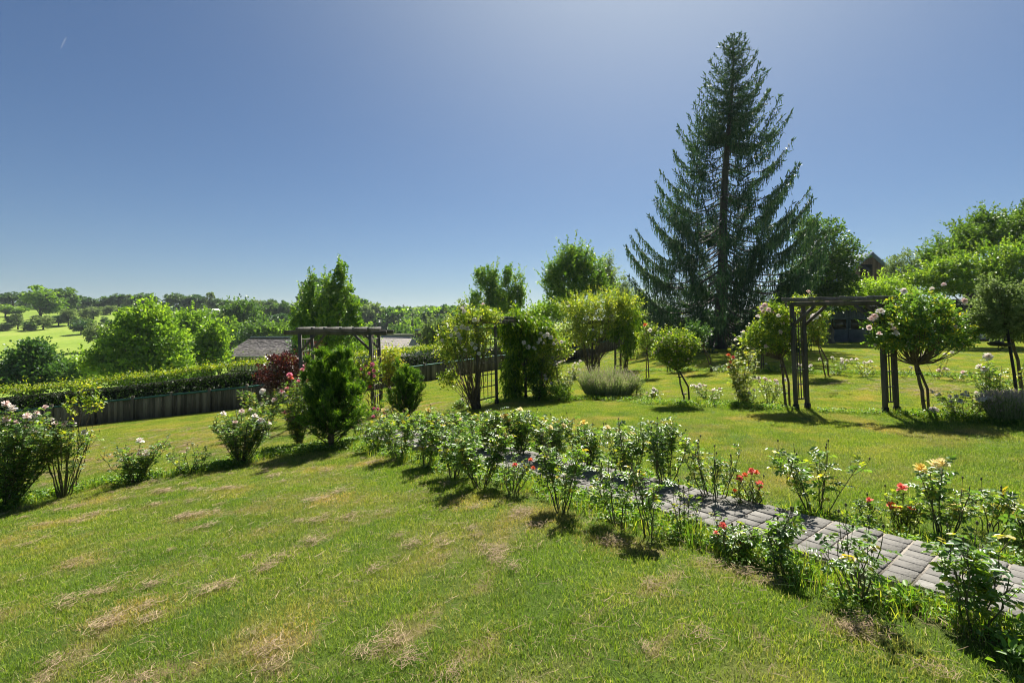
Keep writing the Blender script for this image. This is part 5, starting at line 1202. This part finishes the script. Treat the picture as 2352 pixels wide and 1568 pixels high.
# ---------------------------------------------------------------- buildings
def roof_face(mb, pts, T=.5, rows=14, cols=30, seed=0, bump=.02):
    """a quad roof face as slightly uneven courses: pts = eave left, eave right, ridge right, ridge left"""
    r = np.random.default_rng(seed); e0, e1, r1, r0 = [np.asarray(q, float) for q in pts]; n = nrm(np.cross(e1-e0, r0-e0))
    for i in range(rows):
        a0, a1 = i/rows, (i+1)/rows
        for j in range(cols):
            b0, b1 = j/cols, (j+1)/cols
            def q(u, v): return (e0*(1-u)+e1*u)*(1-v)+(r0*(1-u)+r1*u)*v
            o_ = r.uniform(0, bump)
            mb.add([q(b0, a0)+n*(bump+o_), q(b1, a0)+n*(bump+o_), q(b1, a1)+n*o_*.5, q(b0, a1)+n*o_*.5], [[0, 1, 2, 3]], r.uniform(0, 1))
ex0, ey0 = -45.4, 80.; ze = W(0, 818, 80)[2]; zr = W(0, 775, 84)[2]; gx_ = h1(-38, 84)
hroot = thing('half_timbered_house', 'cream half timbered house with a grey slate hipped roof beyond the hedge', 'house', (-38, 84, gx_)); o = np.array([-38, 84, gx_])
mb = MB(); x0, x1 = -45.4, -30.5; rx0, rx1 = W(577, 0, 84)[0], -32.5
eFL, eFR, eBR, eBL = [np.array(q) for q in ((x0, 80, ze), (x1, 80, ze), (x1, 88, ze), (x0, 88, ze))]; RL, RR = np.array([rx0, 84, zr]), np.array([rx1, 84, zr])
roof_face(mb, [eFL-o, eFR-o, RR-o, RL-o], rows=20, cols=46, seed=1, bump=.05); roof_face(mb, [eBR-o, eBL-o, RL-o, RR-o], rows=8, cols=16, seed=2, bump=.05)
roof_face(mb, [eBL-o, eFL-o, RL-o, RL-o+[.01, 0, 0]], rows=12, cols=12, seed=3, bump=.05); roof_face(mb, [eFR-o, eBR-o, RR-o, RR-o+[.01, 0, 0]], rows=12, cols=12, seed=4, bump=.05)
rf = mb.build('roof', M['slate'], hroot)
mb = MB(); mb.beam(RL-o+[-.1, 0, .1], RR-o+[.1, 0, .1], .35, .14); mb.build('ridge_cap', M['zinc'], rf)
mb = MB()
for a_, b_ in ((eFL, eFR), (eBL, eFL), (eFR, eBR)): mb.beam(a_-o+[0, -.05, -.05], b_-o+[0, -.05, -.05], .12, .16)
mb.build('gutter', M['zinc'], rf)
mb = MB(); mb.box(np.array([(x0+x1)/2+.0, 84, (ze+gx_)/2-.5])-o, (x1-x0-1.4, 6.6, ze-gx_+1)); mb.build('wall', M['plaster'], hroot)
tb = MB(); wx0, wx1 = x0+.7, x1-.7
for i in range(26):
    xx = wx0+(wx1-wx0)*i/25; tb.beam(np.array([xx-.15, 80.66, ze-2.4])-o, np.array([xx+.12, 80.66, ze-.05])-o, .05, .2, up=(0, 1, 0))
for zz in (ze-.12, ze-2.4, ze-4.4): tb.beam(np.array([wx0, 80.64, zz])-o, np.array([wx1, 80.64, zz])-o, .07, .22)
tb.build('timber_frame', M['dark_wood'], hroot)
def chimney(o_, x, y, zb_, zt_, w, parent):
    mb = MB(); mb.box(np.array([x, y, (zb_+zt_)/2])-o_, (w, w*.8, zt_-zb_), None, .5, .02); mb.box(np.array([x, y, zt_-.32])-o_, (w*1.2, w, .12)); c_ = mb.build('chimney', M['brick'], parent)
    m2 = MB(); m2.box(np.array([x, y, zt_+.08])-o_, (w*1.15, w*.95, .14)); m2.build('chimney_cap', M['zinc'], c_)
# thatched house
z2g = h1(-14, 62); o2 = np.array([-14., 62, z2g]); th = thing('thatched_house', 'house with a pale grey thatched roof right of the bare arbour beam', 'house', o2)
xa, xb = W(868, 0, 60)[0], W(968, 0, 60)[0]; zr2 = W(0, 768, 60)[2]; zr2b = W(0, 771, 60)[2]; ze2 = zr2-3.2
mb = MB(); roof_face(mb, [np.array([xa+1.0, 55.2, ze2])-o2, np.array([xb+2.2, 55.2, ze2])-o2, np.array([xb, 60, zr2b])-o2, np.array([xa, 60, zr2])-o2], rows=14, cols=24, seed=5, bump=.012)
roof_face(mb, [np.array([xb+2.2, 63, ze2])-o2, np.array([xa+1, 63, ze2])-o2, np.array([xa, 60, zr2])-o2, np.array([xb, 60, zr2b])-o2], rows=6, cols=10, seed=6)
roof_face(mb, [np.array([xb+2.2, 55.2, ze2])-o2, np.array([xb+2.2, 63, ze2])-o2, np.array([xb, 60, zr2b])-o2, np.array([xb-.01, 60, zr2b])-o2], rows=6, cols=8, seed=7)
rf = mb.build('roof', M['thatch'], th); mb = MB(); mb.beam(np.array([xa-.15, 60, zr2+.06])-o2, np.array([xb, 60, zr2b+.06])-o2, .4, .16); mb.build('ridge_cap', M['thatch'], rf)
chimney(o2, W(962, 0, 60)[0], 60, ze2, W(0, 759, 60)[2], .8, rf)
mb = MB(); V = np.array([[xa+1.2, 57.5, ze2-.05], [xa+1.2, 62.5, ze2-.05], [xa+.35, 60, zr2-.25], [xa+2, 57.5, ze2-.05], [xa+2, 62.5, ze2-.05], [xa+1.2, 60, zr2-.25]])-o2
mb.add(V, [[0, 1, 4, 3]]); mb.f.append(np.array([[0, 2, 1], [3, 4, 5]])); mb.f.append(np.array([[0, 3, 5, 2], [1, 2, 5, 4]])); mb.build('gable', M['dark_wood'], th)
mb = MB(); mb.box(np.array([(xa+xb)/2+1.4, 60, (ze2+z2g)/2-.5])-o2, (xb-xa-1, 4.8, ze2-z2g+1)); mb.build('wall', M['plaster'], th)
mb = MB(); xc = W(843, 0, 60)[0]; mb.box(np.array([xc, 60.5, (ze2+z2g)/2-.5])-o2, (2.2, 2.4, ze2-z2g+2.2)); ann = mb.build('annexe', M['plaster'], th); chimney(o2, xc, 60.5, ze2, W(0, 764, 60.5)[2], .95, ann)
# blue shed
dsd = G(1940, 786)[1]; dsd = min(dsd, 46); sx0, sx1 = W(1876, 0, dsd)[0], W(2018, 0, dsd)[0]; szb = h1((sx0+sx1)/2, dsd); szt = W(0, 707, dsd)[2]; o3 = np.array([(sx0+sx1)/2, dsd, szb])
sh = thing('garden_shed', 'dark blue wooden shed with glazed double doors on the far lawn', 'shed', o3)
wv, hv = sx1-sx0, szt-szb; mb = MB(); r = np.random.default_rng(4); nbd = int(wv/.14)
for i in range(nbd): mb.box(((i+.5)/nbd*wv-wv/2, 0, hv/2), (wv/nbd-.012, .03, hv), None, r.uniform(0, 1), .004)
mb.box((0, 1.7, hv/2), (wv-.02, 3.3, hv-.02)); mb.build('wall', M['shed_paint'], sh)
mb = MB(); V = np.array([[-wv/2-.25, -.45, hv+.02], [wv/2+.25, -.45, hv+.02], [wv/2+.25, 3.6, hv+.02], [-wv/2-.25, 3.6, hv+.02], [-wv/2-.25, 1.6, hv+.42], [wv/2+.25, 1.6, hv+.42]])
mb.add(V, [[0, 1, 5, 4], [2, 3, 4, 5], [0, 3, 2, 1]]); mb.f.append(np.array([[0, 4, 3], [1, 2, 5]])); rf = mb.build('roof', M['felt'], sh)
mb = MB(); mb.box((0, -.46, hv-.02), (wv+.54, .04, .16)); mb.build('fascia', M['dark_wood'], rf)
for sx in (-1, 1):
    cx0 = sx*.78; mb = MB(); mb.box((cx0, -.045, 1.02), (1.5, .05, 2.0), None, .7, .006); dr = mb.build('door', M['shed_paint'], sh)
    for k_ in (-.5, 0, .5):
        pass
    mb = MB(); mb.box((cx0, -.078, 1.48), (1.2, .02, .80)); mb.build('pane', M['glass'], dr)
    mb = MB()
    for zz in (1.05, 1.92): mb.box((cx0, -.085, zz), (1.34, .035, .08))
    for xx in (-.64, .64): mb.box((cx0+xx, -.087, 1.48), (.08, .035, .8))
    mb.build('window_frame', M['shed_paint'], dr)
mb = MB(); tubes(mb, np.array([[.06, -.07, 1.12], [.06, -.14, 1.12], [.20, -.14, 1.13]]), np.array([[.018, .016, .014]]), 6); mb.build('handle', M['white_paint'], dr)
# timber gable building
db = 56.; gx0 = W(1998, 0, db)[0]; zap = W(0, 579, db)[2]; zg = h1(gx0, db); o4 = np.array([gx0, db, zg]); hz = zap-zg
bn = thing('timber_barn', 'brown boarded gable with a blue grey metal roof showing above the shed', 'barn', o4)
hw_, sl = 3.9, 34./39.; mb = MB(); r = np.random.default_rng(6); nbd = 44
for i in range(nbd):
    xx = (i+.5)/nbd*2*hw_-hw_; tp = hz-.25-abs(xx)*sl; mb.box((xx, 0, tp/2), (2*hw_/nbd-.015, .04, tp), None, r.uniform(0, 1), .004)
mb.add([[-hw_, .03, 0], [hw_, .03, 0], [hw_, .03, hz-.3-hw_*sl], [0, .03, hz-.3], [-hw_, .03, hz-.3-hw_*sl]], [[0, 1, 2, 3, 4]])
mb.box((0, 4.1, (hz-hw_*sl)/2-.2), (2*hw_-.1, 8, hz-hw_*sl-.4)); mb.build('wall', M['barn_wood'], bn)
mb = MB()
for sx in (-1, 1):
    a_ = np.array([0, 0, hz]); b_ = np.array([sx*(hw_+.45), 0, hz-(hw_+.45)*sl]); n_ = nrm(np.cross(b_-a_, [0, 1, 0]))*(.22*-sx*-1)
    n_ = np.array([sx*sl, 0, 1.])/math.hypot(sl, 1)*.2
    y0, y1 = -.45, 8.4; V = [a_+[0, y0, 0], b_+[0, y0, 0], b_+[0, y1, 0], a_+[0, y1, 0]]; V = np.array(V); V = np.vstack([V, V-n_])
    mb.add(V, [[0, 1, 2, 3], [7, 6, 5, 4], [0, 4, 5, 1], [2, 6, 7, 3], [1, 5, 6, 2], [0, 3, 7, 4]])
mb.build('roof', M['zinc'], bn)
mb = MB(); mb.box((-.35, -.035, hz-1.95), (1.2, .05, 1.2), None, .5, .005); wf = mb.build('window', M['dark_wood'], bn); mb = MB(); mb.box((-.35, -.07, hz-1.95), (.98, .02, .98)); mb.build('pane', M['glass'], wf)

# rail fence behind the spruce, white box, bird tray
def rail(label, x0, x1, d, h, n=6):
    p0, p1 = W(x0, 0, d), W(x1, 0, d); o = np.array([(p0[0]+p1[0])/2, d, h1((p0[0]+p1[0])/2, d)]); root = thing('rail_fence', label, 'fence', o)
    for i in range(n):
        x = p0[0]+(p1[0]-p0[0])*i/(n-1); mb = MB(); mb.box(np.array([x, d, h1(x, d)+h/2])-o, (.11, .11, h+.1), None, .5, .01); mb.build('post', M['timber'], root)
    for z in (.35, .68, 1.0):
        mb = MB(); mb.beam(np.array([p0[0], d-.08, h1(p0[0], d)+z*h*.95])-o, np.array([p1[0], d-.08, h1(p1[0], d)+z*h*.95])-o, .04, .10); mb.build('rail', M['timber'], root)
rail('three rail wooden fence in the shade behind the spruce trunk', 1500, 1780, 41, 1.15, 8)
b = G(2254, 774); d = min(b[1], 45); o = np.array([(2254-CX)/F*d, d, h1((2254-CX)/F*d, d)])
wb = thing('bee_hive', 'small white box standing before the black evergreen hedge', 'hive', o, None)
mb = MB(); mb.box((0, 0, .42), (.46, .46, .5), None, .5, .01); mb.build('box', M['white_paint'], wb); mb = MB(); mb.box((0, 0, .71), (.56, .56, .07), None, .5, .01); mb.build('lid', M['zinc'], wb)
mb = MB()
for sx in (-1, 1):
    for sy in (-1, 1): mb.box((sx*.18, sy*.18, .09), (.05, .05, .18))
mb.build('stand', M['dark_wood'], wb)
b = gz(W(2343, 0, 9.2)[0], 9.2); bp = thing('bird_table', 'black iron pole with a shallow feeding tray, leaning above the shaded lavender', 'bird feeder', b)
tp_ = W(2313, 757, 9.2)-b; mb = MB(); tubes(mb, np.array([[0, 0, -.1], tp_*.5+[.01, 0, 0], tp_]), np.array([[.026, .024, .022]]), 8); mb.build('pole', M['iron'], bp, smooth=True)
mb = MB(); c_ = W(2298, 791, 9.1)-b; seg_ = 20; a = np.arange(seg_)/seg_*2*np.pi; prof = [(.0, -.03), (.13, -.028), (.17, .0), (.185, .028), (.17, .022), (.12, -.012), (.0, -.016)]
V = np.array([[c_[0]+q*math.cos(t), c_[1]+q*math.sin(t), c_[2]+z] for q, z in prof for t in a]); mb.add(V, [[i*seg_+j, i*seg_+(j+1) % seg_, (i+1)*seg_+(j+1) % seg_, (i+1)*seg_+j] for i in range(len(prof)-1) for j in range(seg_)])
mb.build('tray', M['iron'], bp, smooth=True)
t = np.linspace(0, 1, 14); ang = t*2.2*np.pi; mb = MB(); q = np.stack([c_[0]+.02+(.05*(1-t*.6))*np.cos(ang)-.03, np.full(14, c_[1]), c_[2]-.07+(.05*(1-t*.6))*np.sin(ang)], 1); q = np.vstack([[tp_*.86], q]); tubes(mb, q, np.full((1, 15), .007), 5); mb.build('scroll', M['iron'], bp)

# ---------------------------------------------------------------- trees of the valley and the opposite hill
def far_tree_src(nm, mat, kind, seed, L=.07, clumps=120, per=24, hang=0, tone=(0, 1)):
    """unit tree: one high, one wide"""
    rng = np.random.default_rng(seed); lobes = []
    if kind == 'oak':
        for i in range(9):
            a = rng.uniform(0, 6.28); u = rng.uniform(.1, .28); lobes.append((np.array([math.cos(a)*u, math.sin(a)*u, rng.uniform(.42, .80)]), np.array([.2, .2, .14])*rng.uniform(.8, 1.25)))
        lobes.append((np.array([0, 0, .85]), np.array([.24, .24, .15])))
    elif kind == 'round':
        lobes = [(np.array([0, 0, .6]), np.array([.42, .42, .36])), (np.array([.2, 0, .5]), np.array([.28, .28, .26])), (np.array([-.18, .1, .52]), np.array([.3, .3, .28]))]
    elif kind == 'bush':
        lobes = [(np.array([0, 0, .42]), np.array([.42, .42, .45])), (np.array([.24, 0, .35]), np.array([.26, .26, .3])), (np.array([-.25, .05, .38]), np.array([.26, .26, .34]))]
    else:
        lobes = [(np.array([0, 0, .68]), np.array([.34, .34, .3])), (np.array([.05, 0, .4]), np.array([.28, .28, .2])), (np.array([-.1, 0, .85]), np.array([.2, .2, .14]))]
    mb, cc = crown_mesh(lobes, np.zeros(3), clumps, per, .085, L, L*.75, seed, shell=.55, hang=hang, tone=tone)
    cr = mb.build('crown', M[mat], None, link=False).data
    tk = limb_mesh(None, [0.01, 0, .62], .035 if kind != 'bush' else .02, cc[rng.choice(len(cc), 16)], rng, fork=.25).build('trunk', M['bark'], None, link=False).data
    return cr, tk
FT = {'oakA': far_tree_src('a', 'oak', 'oak', 301), 'oakB': far_tree_src('b', 'oak', 'oak', 302), 'oakC': far_tree_src('b', 'deep', 'oak', 307), 'round': far_tree_src('c', 'grey_green', 'round', 303), 'dark': far_tree_src('d', 'deep', 'round', 304, tone=(0, .6)),
      'bright': far_tree_src('e', 'bright', 'oak', 305, tone=(0, .75)), 'bush': far_tree_src('f', 'oak', 'bush', 306), 'gbush': far_tree_src('g', 'grey_green', 'bush', 308, tone=(0, .7)), 'tall': far_tree_src('h', 'grey_green', 'tall', 309, clumps=60, tone=(0, .6))}
rngF = np.random.default_rng(77)
def far_tree(px, by, ty, w, kind, label, d=None, group='trees on the opposite hillside', name=None):
    if d is None: b = G(px, by)
    else: x = (px-CX)/F*d; b = np.array([x, d, h1(x, d)])
    d = b[1]; zt = EYE-(ty-HZ)/F*d; h = max(1.0, zt-b[2]); ww = w/F*d
    nm = name or ('hedgerow_bush' if 'bush' in kind else 'hillside_tree')
    root = thing(nm, label, 'bush' if 'bush' in kind else 'tree', b-[0, 0, .02*h], group, float(rngF.uniform(0, 6.28))); q = 1.0 if kind in ('bush', 'gbush', 'round', 'dark') else 1.22; root.scale = (ww*q, ww*q, h*1.03)
    for dat, n_ in zip(FT[kind], ('crown', 'trunk')):
        o = bpy.data.objects.new(n_, dat); COL.objects.link(o); o.parent = root
    return root
far_tree(92, 738, 660, 84, 'bright', 'largest round oak on the opposite meadow, left part')
far_tree(151, 728, 662, 64, 'oakA', 'tall dark domed oak directly right of the largest one')
far_tree(186, 768, 737, 46, 'dark', 'small dark round fruit tree alone on the sunny meadow')
far_tree(12, 759, 738, 46, 'gbush', 'flat topped grey bush at the left edge of the meadow')
far_tree(41, 757, 720, 30, 'tall', 'thin half bare fruit tree with pale twigs, second in the meadow row')
far_tree(68, 758, 731, 36, 'bush', 'ragged pointed bush, third in the meadow row')
far_tree(99, 757, 722, 50, 'round', 'light grey green apple tree, fourth in the meadow row')
far_tree(134, 748, 724, 42, 'dark', 'low dark bush left of the pale willow on the meadow')
far_tree(157, 748, 706, 38, 'round', 'pale willow like tree in the hedge line of the meadow')
far_tree(176, 747, 724, 30, 'bush', 'dark bush at the right foot of the pale willow like tree')
far_tree(198, 731, 704, 44, 'gbush', 'spreading grey bush below the skyline trees')
far_tree(214, 733, 702, 40, 'round', 'pollarded grey green tree beside the spreading bush')
far_tree(238, 722, 699, 34, 'gbush', 'thicket left of two small bushes on the upper meadow')
far_tree(254, 722, 700, 30, 'round', 'rounded tree at the right end of the upper meadow thicket')
far_tree(240, 740, 724, 20, 'bush', 'tiny bush alone on the upper meadow')
far_tree(252, 746, 732, 30, 'bush', 'low bush beneath the tiny one on the upper meadow')
far_tree(226, 775, 736, 60, 'round', 'greyish tree peeping out left of the large sunlit tree', d=150)
far_tree(206, 748, 728, 26, 'bush', 'small bush behind the lone round fruit tree')
far_tree(12, 728, 700, 40, 'bright', 'bright green bushy tree at the far left under the skyline')
far_tree(48, 727, 704, 34, 'bright', 'yellow green young tree left of the largest oak')
far_tree(30, 740, 722, 40, 'bush', 'dark clipped bush at the far left below the young tree')
SKY = 'trees along the skyline of the opposite hill'
sk = [(4, 712, 676, 34, 'oakB', 'cut off dark tree at the left end of the skyline'), (30, 712, 672, 50, 'oakC', 'spreading skyline tree left of the largest oak'), (58, 712, 671, 36, 'oakA', 'narrow skyline tree just left of the largest oak'),
      (178, 712, 680, 40, 'oakB', 'skyline tree touching the tall domed oak'), (204, 710, 684, 36, 'oakC', 'low skyline tree, second right of the domed oak'), (226, 708, 682, 34, 'bush', 'skyline bush left of the twin crowned trees'),
      (248, 707, 680, 40, 'oakA', 'broad skyline tree above the upper meadow thicket'), (272, 706, 676, 38, 'oakC', 'dark skyline tree above the meadow corner'), (292, 706, 676, 22, 'tall', 'see through skyline tree with a thin crown'),
      (312, 706, 678, 30, 'oakB', 'skyline tree left of the widest dark one'), (332, 707, 675, 46, 'oakC', 'wide dark skyline tree above the large sunlit tree'), (352, 708, 680, 30, 'oakA', 'small skyline tree before the gap of sky'),
      (378, 712, 690, 34, 'gbush', 'low skyline bush in the gap of sky'), (405, 716, 675, 44, 'oakB', 'umbrella crowned tree right of the gap of sky'), (424, 716, 682, 34, 'oakA', 'small tree right of the umbrella crowned one'),
      (447, 720, 678, 58, 'oakC', 'wide dark skyline oak left of the tall thin tree'), (480, 722, 671, 28, 'tall', 'tall thin tree standing above the skyline'), (500, 722, 686, 34, 'oakA', 'rounded skyline tree above the white roof'),
      (524, 724, 690, 36, 'oakB', 'skyline tree right of the white roof'), (556, 726, 689, 60, 'oakA', 'wide skyline oak above the field oak'), (588, 738, 700, 36, 'oakC', 'dark skyline tree at the left of the sunny field'),
      (612, 738, 702, 40, 'oakB', 'skyline tree above the sunny field'), (634, 738, 698, 36, 'oakA', 'skyline tree above the right end of the sunny field'), (652, 740, 693, 40, 'oakC', 'tallest dark tree left of the poplar spires'),
      (676, 742, 700, 40, 'oakB', 'skyline tree half hidden by the poplar spires'), (645, 748, 720, 60, 'dark', 'dark hedge bush bordering the sunny field')]
for px, by, ty, w, kd, lb_ in sk:
    far_tree(px, by, ty, w, kd, lb_, group=SKY, d={True: 300, False: 235}[px < 570] if px != 645 else 215)
MG = 'trees between the garden hedge and the sunny field'
for px, by, ty, w, kd, lb_, d in [(590, 745, 715, 44, 'bright', 'light green tree left of the sunny field', 190), (470, 740, 712, 50, 'bright', 'light green tree below the wide dark skyline oak', 180), (505, 745, 716, 40, 'round', 'grey green tree below the white roof', 190),
    (530, 760, 730, 46, 'bright', 'bright tree at the left foot of the field oak', 135), (590, 770, 748, 34, 'bush', 'bush on the lower edge of the sunny field', 140), (565, 775, 745, 46, 'oakA', 'dark tree right of the rounded light green one', 120),
    (395, 740, 712, 50, 'round', 'grey tree behind the top of the large sunlit tree', 200), (420, 745, 716, 46, 'oakB', 'dark tree behind the tall green tree', 170), (620, 785, 758, 40, 'gbush', 'grey bush on the slope above the slate roof', 125),
    (668, 770, 740, 40, 'bright', 'light green tree at the left foot of the poplar spires', 120), (680, 775, 748, 40, 'oakC', 'shaded tree behind the poplar spires', 105)]:
    far_tree(px, by, ty, w, kd, lb_, d, MG)
VG = 'nearer trees of the wooded valley right of the poplar'
for px, ty, w, kd, lb_, d in [(848, 742, 40, 'bright', 'rounded light tree above the chimney', 230), (880, 738, 46, 'round', 'pale domed tree above the left end of the thatch', 240), (905, 745, 40, 'oakA', 'dark tree above the thatched ridge', 200), (932, 738, 46, 'bright', 'leafy tree above the right half of the thatched ridge', 210),
    (960, 735, 40, 'bright', 'tall leafy tree above the right chimney', 170), (985, 742, 46, 'round', 'grey green tree right of the thatched roof', 180), (835, 752, 36, 'bush', 'bush right of the poplar foot', 150), (870, 758, 50, 'gbush', 'grey bush just above the thatch', 140), (920, 755, 50, 'oakB', 'green tree just above the thatched ridge', 150), (1010, 738, 40, 'oakB', 'green tree left of the tall white climbing rose', 160)]:
    far_tree(px, 0, ty, w, kd, lb_, d, VG)
# the wooded far hillside reads as one mass
srcs = []
for k_ in ('oakA', 'oakB', 'oakC', 'round', 'bright', 'dark', 'tall'):
    o = bpy.data.objects.new('wood_'+k_, FT[k_][0]); srcs.append(o)
cw2 = sub('wood_trees', srcs)
n = 3600; r = rngF.uniform(math.log(240), math.log(1300), n); yy = np.exp(r); u = rngF.uniform(-.38, -.085, n); xx = u*yy
ttp = EYE-(rngF.uniform(0, 1, n)*0)
wood = scatter('distant_wood', np.stack([xx, yy, H(xx, yy)-1], 1), np.stack([np.zeros(n), np.zeros(n), rngF.uniform(0, 6.28, n)], 1), rngF.uniform(11, 24, n), rngF.integers(0, 7, n), cw2, M['oak'])
tag(wood, 'distant wooded hillside seen right of the poplar', 'wood', kind='stuff')
n = 520; yy = rngF.uniform(320, 560, n); u = rngF.uniform(-1.15, -.42, n); xx = u*yy
wood2 = scatter('skyline_wood', np.stack([xx, yy, H(xx, yy)-1], 1), np.stack([np.zeros(n), np.zeros(n), rngF.uniform(0, 6.28, n)], 1), rngF.uniform(5, 9, n), rngF.integers(0, 7, n), cw2, M['oak'])
tag(wood2, 'woodland filling the skyline behind the hilltop trees', 'wood', kind='stuff')
# radio mast and a white roofed house far off
xm, ym = W(927, 0, 800)[0], 800.; zb_ = h1(xm, ym); ztm = W(0, 699, 800)[2]
ms_ = thing('radio_mast', 'thin radio mast sticking up from the distant wooded ridge', 'mast', (xm, ym, zb_)); mb = MB(); hM = ztm-zb_
for sx in (-1, 1):
    for sy in (-1, 1): mb.beam((sx*1.1, sy*1.1, 0), (sx*.5, sy*.5, hM), .35, .35)
for i in range(8): z = hM*i/8; w_ = 1.1-.6*i/8; mb.beam((-w_, -w_, z), (w_, -w_, z+hM/8), .2, .2); mb.beam((w_, w_, z), (-w_, w_, z+hM/8), .2, .2)
mb.build('lattice', M['iron'], ms_); mb = MB(); mb.box((0, 0, hM*.93), (3, 3, 1.6)); mb.build('antenna', M['white_paint'], ms_)
xw, yw = W(484, 0, 232)[0], 232.; zw = h1(xw, yw); fh = thing('farm_building', 'white farm building half hidden in trees below the tall thin skyline tree', 'building', (xw, yw, zw))
zt_ = W(0, 709, 232)[2]-zw; mb = MB(); mb.box((0, 0, (zt_-1.6)/2), (6.5, 5, zt_-1.6)); mb.build('wall', M['plaster'], fh)
mb = MB(); mb.add([[-3.5, -2.8, zt_-1.6], [3.5, -2.8, zt_-1.6], [3.5, 2.8, zt_-1.6], [-3.5, 2.8, zt_-1.6], [-3.5, 0, zt_], [3.5, 0, zt_]], [[0, 1, 5, 4], [2, 3, 4, 5], [0, 3, 2, 1]]); mb.f.append(np.array([[0, 4, 3], [1, 2, 5]])); mb.build('roof', M['white_paint'], fh)

# ---------------------------------------------------------------- air: even haze that lets far things fade
m, nt, nd, ln = newmat('haze'); pv = nd('ShaderNodeVolumePrincipled'); pv.inputs['Color'].default_value = (.80, .89, 1.0, 1); pv.inputs['Density'].default_value = 0.00013; pv.inputs['Anisotropy'].default_value = .25
o = nd('ShaderNodeOutputMaterial'); ln(pv.outputs[0], o.inputs['Volume'])
mb = MB(); mb.box((0, 0, 17), (5400, 5400, 126)); hz = mb.build('haze', m); tag(hz, 'thin blue summer haze over the valley', 'haze', kind='stuff')
SC.cycles.volume_bounces = 0

# old vapour trail, high and far beyond the haze
m, nt, nd, ln = newmat('vapour'); df = nd('ShaderNodeBsdfDiffuse'); df.inputs[0].default_value = (.9, .92, .95, 1); tp = nd('ShaderNodeBsdfTransparent'); tl = nd('ShaderNodeBsdfTranslucent'); tl.inputs[0].default_value = (.9, .92, .95, 1)
mx1 = nd('ShaderNodeMixShader'); mx1.inputs[0].default_value = .5; ln(df.outputs[0], mx1.inputs[1]); ln(tl.outputs[0], mx1.inputs[2])
mx2 = nd('ShaderNodeMixShader'); mx2.inputs[0].default_value = .05; ln(tp.outputs[0], mx2.inputs[1]); ln(mx1.outputs[0], mx2.inputs[2])
o = nd('ShaderNodeOutputMaterial'); ln(mx2.outputs[0], o.inputs[0])
P0, P1 = W(139, 113, 4200), W(153, 84, 4200); mid = (P0+P1)/2; mb = MB(); t = np.linspace(0, 1, 9)[:, None]
tubes(mb, P0*(1-t)+P1*t-mid, np.array([[.5, 3, 5, 6, 7, 6.5, 6, 4, 1]]), 10, .5)
ct = mb.build('vapour_trail', m, smooth=True); ct.location = [float(c) for c in mid]; tag(ct, 'short faint white vapour trail high in the upper left sky', 'contrail')
